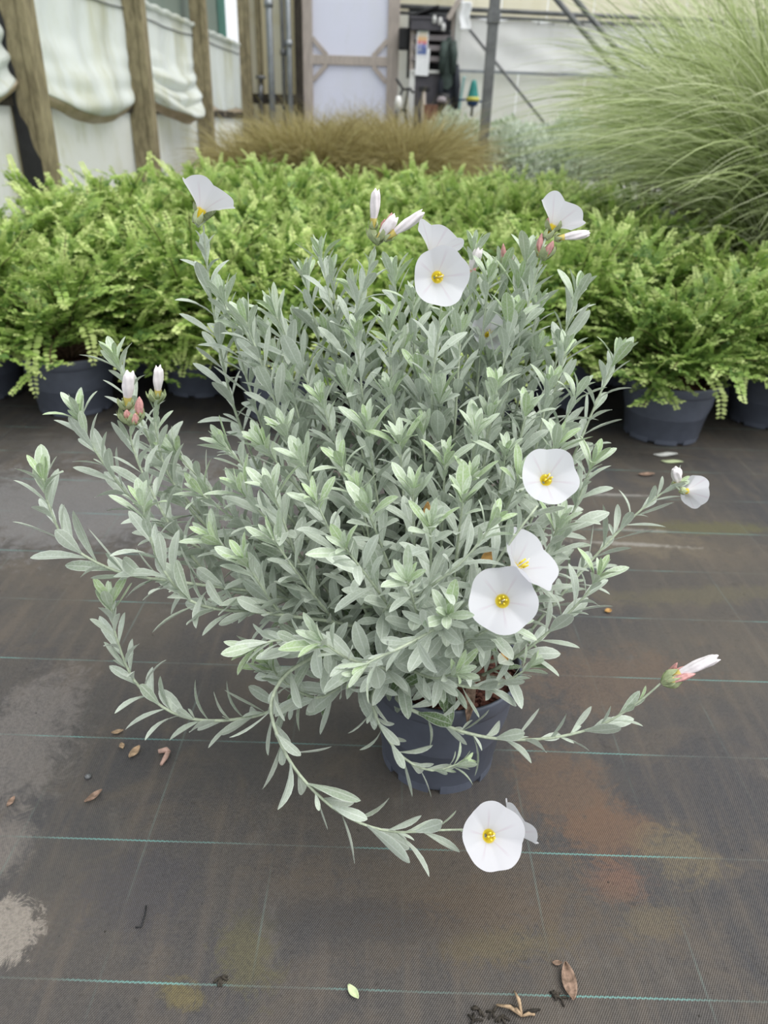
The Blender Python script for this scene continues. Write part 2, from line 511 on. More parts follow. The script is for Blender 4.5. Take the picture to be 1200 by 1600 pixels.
plab = ['timber post at the open end of the side wall',
        'thick weathered timber post with black tarred side and scar',
        'brown timber post between the sagging and the bunched curtains',
        'timber post beside the straight hanging curtain',
        'timber post in the far corner by the grey pipes']
pw = [0.15, 0.15, 0.15, 0.13, 0.11]
for i, (y, lb, w) in enumerate(zip(POSTY, plab, pw)):
    root = empty('timber_post', (wx(y), y, 0)); tag(root, lb, 'post', 'timber posts of the side wall')
    MB().box((-w / 2, -w / 2, 0), (w / 2, w / 2, 3.0), bevel=0.008).build('shaft', M['timber'], root)
    MB().box((w / 2 - 0.03, -w / 2 - 0.012, 0), (w / 2 + 0.012, -w / 2 + 0.05, 3.0), bevel=0.004).build('batten', M['timber'], root)
    if i == 1:
        sc = MB()
        sc.grid(lambda u, v: Vector((-w / 2 + 0.012 + (0.034 + 0.085 * max(0, 1 - abs(v - 0.1) * 7) ** .5 + 0.008 * math.sin(v * 60) + 0.006 * math.sin(v * 23)) * u, -w / 2 - 0.004 - 0.004 * math.sin(u * 3.1), 0.30 + v * 2.0)), 6, 80)
        tag(sc.build('tar_scar', M['black'], root), 'black tar scar on the post face')

# ------------------------------------------------------------------ back wall
YB = 9.6
wb = empty('wall_back', (0, YB, 0)); tag(wb, 'pale end wall of the greenhouse', kind='structure')
MB().box((-1.72, 0.02, 0), (-0.98, 0.06, 3.0)).build('panel', M['cream_panel'], wb)
MB().box((-1.02, 0.05, 2.35), (0.05, 0.08, 3.0)).build('panel', M['cream_panel'], wb)
MB().box((0.0, 0.05, 0), (0.60, 0.08, 3.0)).build('panel', M['low_panel'], wb)
for k in range(9):                       # ribbed cream sheets above the pipe
    x0 = 0.6 + k * 0.5
    MB().box((x0 + 0.006, 0.05, 1.90), (x0 + 0.494, 0.075, 3.0), bevel=0.006).build('panel', M['cream_panel'], wb)
MB().box((-0.05, 0.04, 1.93), (0.6, 0.07, 3.0)).build('panel', M['cream_panel'], wb)
for k in range(6):
    x0 = 0.6 + k * 0.75
    MB().box((x0 + 0.005, 0.03, 0), (x0 + 0.745, 0.055, 1.38), bevel=0.005).build('panel', M['low_panel'], wb)
for k in range(5):                       # cream boards left of the door
    x0 = -1.70 + k * 0.14
    MB().box((x0, 0.0, 0), (x0 + 0.125, 0.03, 3.0), bevel=0.004).build('board', M['cream_panel'] if k % 2 else M['low_panel'], wb)
# wrinkled sheet on the wall
sh = MB().grid(lambda u, v: Vector((0.64 + 3.6 * u, 9.60 - 0.02 + 0.012 * math.sin(u * 30 + v * 9) * math.sin(v * 3.1) + 0.02 * math.sin(u * 17 - v * 5) * (1 - v), 1.37 + 0.50 * v + (0.012 * math.sin(u * 44) if v > 0.99 else 0))), 90, 16)
o = sh.build('wall_sheet', M['grey_sheet']); o.modifiers.new('thick', 'SOLIDIFY').thickness = 0.004
tag(o, 'wrinkled grey white sheet pinned across the end wall', 'sheet')
for z, r, nm in ((1.965, 0.022, 'upper dark horizontal pipe across the end wall'), (1.905, 0.016, 'lower thin dark horizontal pipe carrying the wrinkled sheet')):
    tag(MB().tube([(-0.05, 9.55, z - 0.0), (2.0, 9.55, z - 0.03), (4.6, 9.55, z - 0.05)], r, 10).build('wall_pipe', M['steel_dark']), nm, 'pipe')
tag(MB().bar((0.6, 9.565, 1.385), (4.4, 9.565, 1.375), 0.012, 0.03).build('wall_batten', M['galv']), 'thin grey batten along the lower edge of wrinkled sheet', 'batten')
for k in range(8):
    tag(MB().tube([(1.5 + k * 0.16, 9.545, 1.90), (1.5 + k * 0.16, 9.54, 1.86), (1.5 + k * 0.16, 9.56, 1.84)], 0.006, 5).build('sheet_clip', M['steel_dark']),
        'small dark clip hanging sheet from the thin pipe', 'clip', 'clips along the sheet')
# diagonal braces
tag(MB().tube([(0.70, 9.5, 1.82), (1.53, 9.5, 1.04), (2.1, 9.5, 0.5)], 0.016, 8).build('brace_rod', M['steel_dark']), 'single dark diagonal brace rod crossing the wrinkled sheet', 'brace')
for dx, lb in ((0, 'left rod of the paired diagonal braces beside tall grass'), (0.21, 'right rod of the paired diagonal braces beside tall grass')):
    a = at(862, -10, 8.6); b = at(975, 125, 8.6)
    tag(MB().tube([(a.x + dx * 0.9, 8.6, a.z), (b.x + dx * 0.9, 8.6, b.z)], 0.026, 8).build('brace_rod', M['steel_dark']), lb, 'brace', 'paired diagonal braces')
# steel pole in front of the wall
a = at(757, 203, 7.4); b = at(778, -2, 7.4)
pole = empty('steel_pole', (a.x, 7.4, 0)); tag(pole, 'grey square steel roof pole standing among the pale plants', 'pole')
MB().box((-0.042, -0.042, 0), (0.042, 0.042, 3.0), bevel=0.006).build('shaft', M['steel_dark'], pole)
MB().box((-0.09, -0.09, 0), (0.09, 0.09, 0.012)).build('foot_plate', M['galv'], pole)
MB().box((-0.052, -0.052, 1.60), (0.052, 0.052, 1.68), bevel=0.004).build('clamp', M['steel_dark'], pole)

# door
door = empty('door_1', (0, 9.52, 0)); tag(door, 'white sheeted door with pinkish timber frame and corner gussets', kind='structure')
DX0, DX1 = -1.03, 0.0
MB().box((DX0 - 0.02, -0.03, 0), (DX0 + 0.085, 0.03, 2.6), bevel=0.004).build('stile', M['door_wood'], door)
MB().box((DX1 - 0.125, -0.03, 0), (DX1, 0.03, 2.6), bevel=0.004).build('stile', M['door_wood'], door)
for z in (0.22, 1.445, 2.5):
    MB().box((DX0 + 0.08, -0.028, z - 0.045), (DX1 - 0.12, 0.028, z + 0.045), bevel=0.004).build('rail', M['door_wood'], door)
for z, sgn in ((1.49, 1), (1.40, -1), (0.265, 1), (2.455, -1)):
    for x, sx in ((DX0 + 0.085, 1), (DX1 - 0.125, -1)):
        MB().bar((x + 0.0 * sx, -0.005, z + sgn * 0.155), (x + sx * 0.155, -0.005, z), 0.045, 0.045, up=(0, 1, 0)).build('gusset', M['door_wood'], door)
MB().box((DX0 + 0.07, 0.006, 1.46), (DX1 - 0.11, 0.018, 2.5)).build('panel', M['door_panel'], door)
MB().box((DX0 + 0.07, 0.006, 0.2), (DX1 - 0.11, 0.018, 1.43)).build('panel', M['door_panel'], door)

# posts and pipes left of the door
def vpipe(px, Y, r, m, label, name='standpipe', clamps=()):
    p = at(px, 100, Y)
    root = empty(name, (p.x, Y, 0)); tag(root, label, 'pipe')
    MB().tube([(0, 0, 0), (0, 0, 3.0)], r, 12).build('tube', m, root)
    for z in clamps:
        MB().lathe([(r, z - 0.03), (r + 0.012, z - 0.03), (r + 0.012, z + 0.03), (r, z + 0.03)], 12).build('collar', m, root)
vpipe(423, 9.40, 0.036, M['galv'], 'thick grey steel pipe with a collar left of door', clamps=(1.93,))
vpipe(443, 9.45, 0.022, M['steel_dark'], 'dark thin pipe beside the pale jointed pipe', clamps=(1.5,))
vpipe(452, 9.42, 0.030, M['galv'], 'pale grey jointed pipe nearest the dark door post', clamps=(1.58,))
for px, w, lb in ((406, 0.055, 'slim dark timber stud behind the brass tap'), (467, 0.075, 'dark stained timber door post with black stains')):
    p = at(px, 100, 9.5)
    tag(MB().box((p.x - w / 2, 9.46, 0), (p.x + w / 2, 9.56, 3.0), bevel=0.005).build('door_post', M['timber'] if px < 450 else M['timber_dark']), lb, 'post')
tag(MB().box((-1.63, 9.44, 1.00), (-1.05, 9.50, 1.10), bevel=0.006).build('cross_rail', M['timber_dark']), 'short dark timber cross rail behind the grey pipes', 'rail')
p = at(408, 135, 9.38)
tap = empty('water_tap', (p.x, 9.38, p.z)); tag(tap, 'dark tap and valve fixed to the slim stud', 'tap')
MB().tube([(0, 0.06, 0), (0, -0.02, 0), (0, -0.05, -0.05), (0, -0.05, -0.12)], 0.022, 8).build('spout', M['steel_dark'], tap)
MB().lathe([(0.0, 0.03), (0.02, 0.03), (0.02, 0.07), (0.055, 0.075), (0.055, 0.1), (0.0, 0.105)], 10).build('handle', M['steel_dark'], tap)
MB().tube([(0.0, -0.05, -0.12), (0.01, -0.05, -0.5), (0.03, -0.05, -1.0)], 0.018, 8).build('hose', M['black'], tap)

# potting rack right of the door
rk = empty('storage_rack', (0.35, 9.35, 0)); tag(rk, 'open storage rack with grey boards and dark cabinet beside the door', 'rack')
def P(px, py, Y=9.3): return at(px, py, Y) - Vector((0.35, 9.35, 0))
l = P(646, 35); MB().box((l.x - 0.025, -0.05, 1.36), (l.x + 0.025, 0.0, l.z), bevel=0.003).build('upright', M['door_wood'], rk)
MB().box((l.x - 0.02, -0.06, 0), (l.x + 0.04, 0.0, 1.36), bevel=0.003).build('upright', M['white_paint'], rk)
MB().box((0.20, -0.05, 0), (0.235, 0.0, 1.95), bevel=0.003).build('upright', M['door_wood'], rk)
for py, h, mt in ((59, 0.05, 'mauve_board'), (75, 0.05, 'mauve_board'), (92, 0.045, 'mauve_board'), (112, 0.03, 'white_paint')):
    q = P(670, py); MB().box((l.x, -0.07, q.z - h / 2), (0.22, 0.28, q.z + h / 2), bevel=0.003).build('shelf', M[mt], rk)
q = P(670, 114)
MB().box((l.x + 0.03, -0.045, 0.0), (0.20, 0.28, q.z - 0.0), bevel=0.006).build('cabinet', M['grey_board'], rk)
MB().box((l.x - 0.05, 0.2, 1.3), (0.24, 0.23, 1.95)).build('back_board', M['black'], rk)
cr = empty('storage_crate', at(671, 49, 9.3)); tag(cr, 'slate grey lidded crate on top of the storage rack', 'crate')
MB().box((-0.20, -0.06, 0), (0.17, 0.22, 0.105), bevel=0.012).build('body', M['grey_board'], cr)
MB().box((-0.21, -0.07, 0.10), (0.18, 0.23, 0.125), bevel=0.006).build('lid', M['grey_board'], cr)
tr = MB(); c0 = at(636, 60, 9.35)
tr.box((c0.x - 0.09, 9.36, c0.z - 0.10), (c0.x + 0.02, 9.5, c0.z + 0.10), bevel=0.02)
tag(tr.build('black_speaker_box', M['black']), 'black box fixed between the door and storage rack', 'box')
aw = MB(); aw.grid(lambda u, v: Vector((0.14 + 0.26 * u, 9.30 + 0.2 * v, 1.86 + 0.09 * u * (1 - 0.2 * v) + 0.01)), 6, 4)
o = aw.build('black_tarpaulin', M['black']); o.modifiers.new('t', 'SOLIDIFY').thickness = 0.02
tag(o, 'black tarpaulin corner rising behind the slate crate', 'tarpaulin')


def poster_mat():
    t = NT('poster_print')
    sep = t.n('ShaderNodeSeparateXYZ', {0: t.obj()})
    z = sep.outputs[2]
    cr_ = t.n('ShaderNodeValToRGB'); t.l(t.n('ShaderNodeMapRange', {0: z, 1: -0.14, 2: 0.14}).outputs[0], cr_.inputs[0])
    e = cr_.color_ramp; e.interpolation = 'CONSTANT'
    e.elements[0].position = 0.0; e.elements[0].color = (0.75, 0.76, 0.8, 1)
    e.elements[1].position = 0.08; e.elements[1].color = (0.10, 0.15, 0.36, 1)
    for ps, cc in ((0.30, (0.18, 0.20, 0.50, 1)), (0.42, (0.70, 0.16, 0.18, 1)), (0.52, (0.80, 0.50, 0.25, 1)), (0.66, (0.75, 0.68, 0.55, 1)), (0.80, (0.42, 0.55, 0.48, 1)), (0.94, (0.78, 0.8, 0.82, 1))):
        k = e.elements.new(ps); k.color = cc
    nz = t.noise(22, 3, 0.6, t.obj())
    side = t.ramp(t.math('ABSOLUTE', sep.outputs[0]), 0.048, 0.052)
    c = t.mix(t.math('MULTIPLY', t.ramp(nz, 0.5, 0.6), 0.45), cr_.outputs[0], (0.75, 0.76, 0.78))
    c = t.mix(side, c, (0.8, 0.82, 0.85))
    t.l(c, t.b.inputs['Base Color'])
    return t.m


def notice_mat():
    t = NT('notice_print')
    sep = t.n('ShaderNodeSeparateXYZ', {0: t.obj()})
    ln = t.ramp(t.math('SINE', t.math('MULTIPLY', sep.outputs[2], 330.0)), 0.45, 0.8)
    wd = t.ramp(t.noise(55, 2, 0.5, t.obj()), 0.45, 0.55)
    edge = t.math('MULTIPLY', t.ramp(t.math('ABSOLUTE', sep.outputs[0]), 0.052, 0.046), t.ramp(t.math('ABSOLUTE', sep.outputs[2]), 0.105, 0.095))
    f = t.math('MULTIPLY', t.math('MULTIPLY', ln, wd), t.math('MULTIPLY', edge, 0.45))
    t.l(t.mix(f, (0.88, 0.89, 0.92), (0.45, 0.47, 0.52)), t.b.inputs['Base Color'])
    return t.m


q = at(660, 65, 9.27)
o = MB().box((-0.062, -0.004, -0.14), (0.062, 0.004, 0.14)).build('picture_poster', poster_mat()); o.location = q; o.rotation_euler = (0, 0.02, 0)
tag(o, 'small colourful picture poster pinned on the storage rack', 'poster')
q = at(660, 97, 9.27)
o = MB().box((-0.072, -0.003, -0.125), (0.072, 0.003, 0.125)).build('paper_notice', notice_mat()); o.location = q; o.rotation_euler = (0, 0.03, 0)
tag(o, 'white paper notice with faint lines below the colourful poster', 'notice')


def coat(px, py, w, h, m, label, seed, Y=9.25):
    r = random.Random(seed); c = at(px, py, Y)
    root = empty('hanging_coat', (c.x, Y, c.z)); tag(root, label, 'coat')
    def fn(u, v):
        a = 2 * math.pi * u
        ww = w * (0.35 + 0.65 * min(1, v * 3.0)) * (1 + 0.08 * math.sin(5 * a + seed))
        return Vector((ww * 0.5 * math.cos(a), 0.5 * ww * 0.55 * math.sin(a) * (1 + 0.2 * math.sin(3 * a + v * 4)), -h * v + 0.02 * math.cos(a * 2) * v))
    MB().grid(fn, 28, 14).build('body', m, root)
    for s in (-1, 1):
        MB().tube([(s * w * 0.3, -0.01, -h * 0.1), (s * w * 0.5, -0.04, -h * 0.35), (s * w * 0.5, -0.03, -h * 0.72)], [0.045, 0.04, 0.03], 10).build('sleeve', m, root)
    MB().tube([(0, 0, 0.06), (0.02, 0, 0.04), (0, 0, -0.02)], 0.006, 6).build('loop', M['steel_dark'], root)
M['coat_green'] = plain('dark_green_cloth', (0.045, 0.065, 0.058), 0.8, 0.2, 14)
M['coat_blue'] = plain('navy_cloth', (0.022, 0.026, 0.036), 0.8, 0.2, 14)
coat(702, 58, 0.12, 0.46, M['coat_green'], 'dark green coat hung on the side of the storage rack', 3)
coat(704, 90, 0.17, 0.72, M['coat_blue'], 'black waterproof coat hung below the dark green coat', 5, 9.3)
sack = MB(); q = at(693, 152, 9.14)
sack.lathe([(0.0, 0.0), (0.11, 0.005), (0.125, 0.3), (0.12, 0.7), (0.09, q.z - .06), (0.06, q.z - .02), (0.07, q.z + .03), (0.0, q.z + .04)], 18, (q.x, q.y, 0))
tag(sack.build('black_sack', M['black']), 'black sack leaning on the cabinet below the coats', 'sack')
hl = MB(); q = at(690, 156, 9.02)
hl.lathe([(0.0, -0.03), (0.05, -0.026), (0.052, 0.0), (0.04, 0.022), (0.02, 0.03), (0.0, 0.032)], 18, q)
tag(hl.build('white_cloth_bundle', M['mauve_board']), 'white cloth bundle tucked against the black sack', 'bundle')
br = empty('wooden_broom', at(663, 140, 9.12)); tag(br, 'wooden broom handle with black end before the cabinet', 'broom')
MB().tube([(0, 0, 0), (0.02, 0.05, -br.location.z)], 0.02, 8).build('handle', M['door_wood'], br)
MB().box((-0.06, -0.025, -0.015), (0.06, 0.025, 0.03), bevel=0.008).build('head', M['black'], br)
q = at(671, 174, 8.95)
M['terracotta'] = plain('brown_board', (0.19, 0.085, 0.06), 0.8, 0.2, 20)
bxr = empty('brown_box', (q.x + .01, 8.9, 0.0)); tag(bxr, 'reddish brown box at the foot of the dark cabinet', 'box')
MB().box((-0.07, -0.04, 0), (0.07, 0.10, q.z + 0.05), bevel=0.006).build('body', M['terracotta'], bxr)
MB().box((-0.075, -0.045, q.z + 0.045), (0.075, 0.105, q.z + 0.06), bevel=0.003).build('lid', M['terracotta'], bxr)
# tangled garden tool left of the rack
tl = empty('hand_cart', at(630, 150, 9.1)); tag(tl, 'black metal hand cart handles beside the white rack upright', 'cart')
MB().tube([(-0.08, 0, 0.16), (-0.05, 0, 0.12), (0.0, 0, 0.06), (0.07, 0, 0.07), (0.11, 0, 0.03)], 0.014, 6).build('handle', M['black'], tl)
MB().tube([(-0.01, 0, 0.06), (-0.06, 0, -0.08), (-0.07, 0, -0.30), (-0.08, 0, -tl.location.z)], 0.013, 6).build('frame', M['black'], tl)
MB().tube([(0.05, 0, 0.06), (0.02, 0, -0.12), (0.06, 0, -0.3), (0.05, 0, -tl.location.z)], 0.013, 6).build('frame', M['black'], tl)
MB().bar((-0.07, 0, -0.12), (0.05, 0, -0.14), 0.02, 0.02).build('crossbar', M['black'], tl)
MB().lathe([(0.0, -0.10), (0.035, -0.10), (0.04, 0.0), (0.02, 0.06), (0.0, 0.06)], 12, (-0.05, -0.03, -0.06)).build('white_bottle', M['white_paint'], tl)
# white post and slanting strut right of rack
q = at(714, 80, 9.3)
tag(MB().box((q.x - 0.035, 9.28, 0), (q.x + 0.035, 9.36, 3.0), bevel=0.004).build('white_post', M['white_paint']), 'white painted upright post right of the storage rack', 'post')
a_ = at(700, 30, 9.25); b_ = at(722, -8, 9.25)
tag(MB().bar(a_, b_, 0.05, 0.05, up=(0, 1, 0)).build('short_strut', M['door_wood']), 'short pinkish timber strut slanting up to white post', 'strut')
q = at(727, 22, 9.2)
bg_ = MB().grid(lambda u, v: Vector((q.x - 0.055 + 0.11 * u + 0.01 * math.sin(v * 9), 9.2 + 0.025 * math.sin(u * 3.14) * math.sin(v * 3.0), q.z + 0.11 - 0.25 * v)), 8, 14)
o = bg_.build('white_bag', M['paper']); o.modifiers.new('t', 'SOLIDIFY').thickness = 0.01
tag(o, 'white plastic bag hanging from the pipe beside post', 'bag')
for k, (px, py) in enumerate(((679, 30), (688, 33), (693, 42))):
    q = at(px, py, 9.22)
    jr = MB().lathe([(0.0, -0.035), (0.02, -0.035), (0.022, 0.012), (0.013, 0.025), (0.013, 0.035), (0.0, 0.035)], 12, q)
    tag(jr.build('clear_jar', M['grey_sheet']), 'small pale jar standing beside the slate crate lid', 'jar', 'pale jars by the crate')
# teal sprayer hanging on the wall
sp = empty('pressure_sprayer', at(739, 150, 9.35)); tag(sp, 'teal pressure sprayer with yellow band hanging on end wall', 'sprayer')
M['teal'] = plain('teal_plastic', (0.02, 0.21, 0.19), 0.4, 0.1, 20)
M['navy'] = plain('navy_plastic', (0.025, 0.06, 0.15), 0.4, 0.1, 20)
M['yellow_band'] = plain('yellow_plastic', (0.62, 0.58, 0.12), 0.5, 0.1, 20)
M['paleteal'] = plain('pale_teal_plastic', (0.30, 0.48, 0.47), 0.5, 0.1, 20)
MB().lathe([(0.0, 0.155), (0.025, 0.15), (0.035, 0.11), (0.05, 0.04), (0.062, -0.01)], 18).build('cap', M['teal'], sp)
MB().lathe([(0.062, -0.01), (0.072, -0.015), (0.072, -0.045), (0.064, -0.05)], 18).build('band', M['yellow_band'], sp)
MB().lathe([(0.064, -0.05), (0.06, -0.085), (0.03, -0.105), (0.0, -0.105)], 18).build('base', M['navy'], sp)
MB().tube([(0, 0, -0.1), (0, 0, -0.2)], 0.014, 8).build('nozzle', M['black'], sp)
MB().tube([(-0.2, 0.02, -0.06), (-0.12, 0.02, -0.04), (0, 0.02, -0.035), (0.15, 0.02, -0.06)], 0.010, 6).build('hose', M['navy'], sp)
ln = MB(); a_ = at(725, 122, 9.38); b_ = at(716, 178, 9.38)
ln.tube([a_ + Vector((0.015, 0, 0.01)), a_, (a_ + b_) / 2, b_, b_ + Vector((0, 0, -0.5))], 0.016, 8)
tag(ln.build('spray_lance', M['paleteal']), 'pale teal spray lance leaning on wall beside sprayer', 'lance')

# ------------------------------------------------------------------ leaf machinery (numpy)
def norm(a): return a / np.maximum(np.linalg.norm(a, axis=-1, keepdims=True), 1e-9)


def strips(name, paths, widths, nrm, tint, m):
    """paths (k,n,3) centre lines, widths (k,n) half widths, nrm (k,n,3) side directions -> joined ribbons with a slight fold"""
    k, n, _ = paths.shape
    L = paths - nrm * widths[..., None]; Rr = paths + nrm * widths[..., None]
    V = np.stack([L, Rr], 2).reshape(-1, 3)
    base = (np.arange(k)[:, None] * n + np.arange(n - 1)[None, :]) * 2
    Fq = np.stack([base, base + 1, base + 3, base + 2], -1).reshape(-1, 4)
    T = np.repeat(tint.reshape(-1), 2)
    return np_mesh(name, V, Fq, m, True, {'tint': T})


def hex_leaves(name, O, D, N, Ln, Wd, tint, m):
    """small obovate leaves: 7 points, folded along the midrib; arrays of k leaves"""
    S = np.cross(D, N)
    prof = [(0.0, 0, 0.0), (0.38, -1, 0.10), (0.38, 0, 0.0), (0.38, 1, 0.10), (0.78, -0.85, 0.10), (0.80, 0, -0.01), (0.78, 0.85, 0.10), (1.0, 0, -0.03)]
    V = np.stack([O + D * (Ln * t)[:, None] + S * (Wd * s)[:, None] + N * (Ln * z)[:, None] for t, s, z in prof], 1)
    k = len(O); b = (np.arange(k) * 8)[:, None]
    tris = [(0, 2, 1), (0, 3, 2), (1, 2, 5), (1, 5, 4), (2, 3, 6), (2, 6, 5), (4, 5, 7), (5, 6, 7)]
    Ft = (b[:, :, None] + np.array(tris)[None]).reshape(-1, 3)
    return np_mesh(name, V.reshape(-1, 3), Ft, m, True, {'tint': np.repeat(tint, 8)})


# ------------------------------------------------------------------ pots
def pot_mesh(R, r, h, notch=True):
    mb = MB(); rimh = h * 0.17
    prof = [(r * 0.96, 0.004), (r, 0.012), (r + (R * 0.93 - r) * 0.9, h - rimh - 0.002), (R * 0.955, h - rimh), (R * 0.975, h - rimh + 0.004), (R, h - 0.004), (R * 0.995, h),
            (R * 0.965, h), (R * 0.955, h - 0.006), (R * 0.90, h * 0.6), (r * 0.92, 0.012)]
    mb.lathe(prof, 48)
    mb.disc(r * 0.92, 0.012, 48); mb.disc(r * 0.96, 0.004, 48, flip=True)
    for k in range(8):                                   # moulded feet with gaps between
        a0 = 2 * math.pi * k / 8
        prev = None
        for j in range(6):
            a = a0 + (2 * math.pi / 8) * 0.74 * j / 5
            ring = [mb.bm.verts.new((q * math.cos(a), q * math.sin(a), z)) for q, z in ((r * 0.86, 0.0), (r * 1.0, 0.0), (r * 1.005, 0.014), (r * 0.86, 0.014))]
            if prev:
                for e in range(4):
                    mb.bm.faces.new((prev[e], prev[(e + 1) % 4], ring[(e + 1) % 4], ring[e]))
            else: mb.bm.faces.new(ring)
            prev = ring
        mb.bm.faces.new(prev[::-1])
    return mb.mesh('pot', M['pot'])


def soil_mesh(R, z, bumps=0.006, seed=1):
    r = random.Random(seed); mb = MB()
    ph = [(r.uniform(20, 90), r.uniform(20, 90), r.uniform(0, 6)) for _ in range(6)]
    def fn(u, v):
        a = 2 * math.pi * u; q = R * v
        x, y = q * math.cos(a), q * math.sin(a)
        return Vector((x, y, z + (0.004 * (1 - v)) + bumps * sum(math.sin(p[0] * x + p[2]) * math.sin(p[1] * y + p[2] * 2) for p in ph) / 3 * (1 if v < 0.98 else 0.3)))
    mb.grid(fn, 40, 14)
    return mb.mesh('soil', M['bark'])


# ------------------------------------------------------------------ honeysuckle shrubs
def shoot_leaves(path, tang, n_pairs, leaf, rng, young):
    """distichous leaves on a shoot; path (n,3)"""
    n = len(path); s = np.linspace(0.08, 1.0, n_pairs) * (n - 1)
    i = np.minimum(s.astype(int), n - 2); fr = (s - i)[:, None]
    P = path[i] * (1 - fr) + path[i + 1] * fr
    T = norm(tang[i] * (1 - fr) + tang[i + 1] * fr)
    up = np.tile(np.array([0, 0, 1.0]), (n_pairs, 1)) + rng.normal(0, .15, (1, 3))
    S = norm(np.cross(T, up)); N = norm(np.cross(S, T))
    Os, Ds, Ns, Ls, Ts = [], [], [], [], []
    size = leaf * (1 - 0.45 * np.linspace(0, 1, n_pairs) ** 2)
    for sg in (-1, 1):
        D = norm(S * sg + T * rng.uniform(.25, .6, (n_pairs, 1)) + N * rng.normal(0.12, .22, (n_pairs, 1)))
        NN = norm(N + S * sg * rng.normal(0, .2, (n_pairs, 1)) + T * rng.normal(0, .2, (n_pairs, 1)))
        NN = norm(NN - D * np.sum(NN * D, 1, keepdims=True))
        Os.append(P); Ds.append(D); Ns.append(NN); Ls.append(size * rng.uniform(.8, 1.15, n_pairs))
        Ts.append(np.clip(young * np.linspace(0.15, 1.0, n_pairs) ** 1.2 + rng.normal(0, .1, n_pairs), 0, 1))
    return Os, Ds, Ns, Ls, Ts


def curve_path(p0, d0, d1, length, n=9):
    t = np.linspace(0, 1, n)[:, None]
    d = norm(d0 * (1 - t) + d1 * t)
    seg = d * (length / (n - 1))
    p = p0 + np.concatenate([np.zeros((1, 3)), np.cumsum(seg[:-1], 0)], 0)
    return p, d


def shrub_meshes(seed, height, spread, n_main):
    rng = np.random.default_rng(seed)
    A = [[], [], [], [], []]
    mb = MB()
    for k in range(n_main):
        az = 2 * math.pi * (k * 0.381966 + rng.uniform(-.04, .04))
        el = rng.uniform(-0.10, 1.0)
        out = np.array([math.cos(az), math.sin(az), 0.0])
        p0 = np.array([0, 0, .155]) + out * rng.uniform(0, .03)
        d0 = norm(out * (0.55 + 0.5 * (1 - el)) + np.array([0, 0, 0.6 + 1.6 * max(el, 0.0)]))
        d1 = norm(out * (0.9) + np.array([0, 0, -0.55 + 1.35 * el]) + rng.normal(0, .2, 3))
        L = (height * (0.66 + 0.40 * max(el, 0.0))) * rng.uniform(.8, 1.12) + spread * 0.25 * (1 - el)
        p, d = curve_path(p0, d0, d1, L, 11)
        mb.tube([Vector(q) for q in p], [0.004 - 0.003 * i / 10 for i in range(11)], 4, False)
        r = shoot_leaves(p[4:], d[4:], int(L / 0.020), 0.022, rng, 0.95)
        for a, b in zip(A, r): a += b
        ns = 9
        for j in range(ns):                       # side sprays
            f = 0.25 + 0.72 * (j + rng.uniform(0, .8)) / ns
            i = min(int(f * 10), 9)
            sd = norm(np.cross(d[i], np.array([0, 0, 1.0])) * (1 if j % 2 else -1) + d[i] * rng.uniform(.3, 1.0) + rng.normal(0, .5, 3))
            e0 = norm(sd + np.array([0, 0, .25])); e1 = norm(sd + np.array([0, 0, rng.uniform(-.5, .35)]))
            l2 = rng.uniform(.07, .15)
            q, e = curve_path(p[i] + (p[i + 1] - p[i]) * rng.uniform(0, 1), e0, e1, l2, 6)
            r = shoot_leaves(q, e, int(l2 / 0.0085), 0.0195, rng, rng.uniform(.7, 1.3))
            for a, b in zip(A, r): a += b
    O, D, N = (np.concatenate(a) for a in A[:3]); Ln, Tn = np.concatenate(A[3]), np.concatenate(A[4])
    ok = O[:, 2] + 0.12 * np.linalg.norm(O[:, :2], axis=1) > 0.185
    O, D, N, Ln, Tn = O[ok], D[ok], N[ok], Ln[ok], Tn[ok]
    return hex_leaves('foliage', O, D, N, Ln, Ln * 0.37, Tn, M['honey']), mb.mesh('stems', M['twig'])


def trail_mesh(seed, length, droop=1.0):
    """one hanging shoot, built from (0,0,0) outwards along +X and down"""
    rng = np.random.default_rng(seed)
    p, d = curve_path(np.zeros(3), norm(np.array([1, 0, .3])), norm(np.array([.12, rng.uniform(-.15, .15), -1.0 * droop])), length, 14)
    r = shoot_leaves(p, d, int(length / 0.0115), 0.025, rng, 0.95)
    O, D, N = (np.concatenate(a) for a in r[:3]); Ln, Tn = np.concatenate(r[3]), np.concatenate(r[4])
    # leaf normals outward
    return hex_leaves('trailing_shoot', O, D, N, Ln, Ln * 0.27, np.clip(Tn + .2, 0, 1), M['honey'])


protos = [shrub_meshes(100 + k, 0.36 + 0.03 * (k % 3), 0.30, 58) for k in range(4)]
POT_B = pot_mesh(0.140, 0.108, 0.175)
SOIL_B = [soil_mesh(0.132, 0.150, 0.006, s) for s in (1, 2)]
TRAILS = [trail_mesh(300 + k, L, dr) for k, (L, dr) in enumerate(((0.30, 1.0), (0.24, 1.0), (0.34, .8), (0.20, .6)))]


def shrub(x, y, rz, k, label, group=None, sc=1.0, trails=()):
    root = empty('potted_honeysuckle', (x, y, 0.004 if 1.95 < y < 5.5 else 0.0), rz)
    tag(root, label, 'shrub', group)
    f, s = protos[k % 4]
    pt = link('pot', POT_B, root); so = link('soil', SOIL_B[k % 2], root)
    st = link('stems', s, root); fo = link('foliage', f, root); fo['kind'] = 'stuff'
    st.scale = (sc, sc, sc); fo.scale = (sc, sc, sc)
    for o in (st, fo): o.location = (0, 0, 0.155 * (1 - sc))
    for (a, z, rr, kk) in trails:
        t = link('trailing_shoot', TRAILS[kk], root)
        a -= rz
        t.location = (rr * math.cos(a), rr * math.sin(a), z); t.rotation_euler = (0, 0, a)
        t['kind'] = 'stuff'
    return root


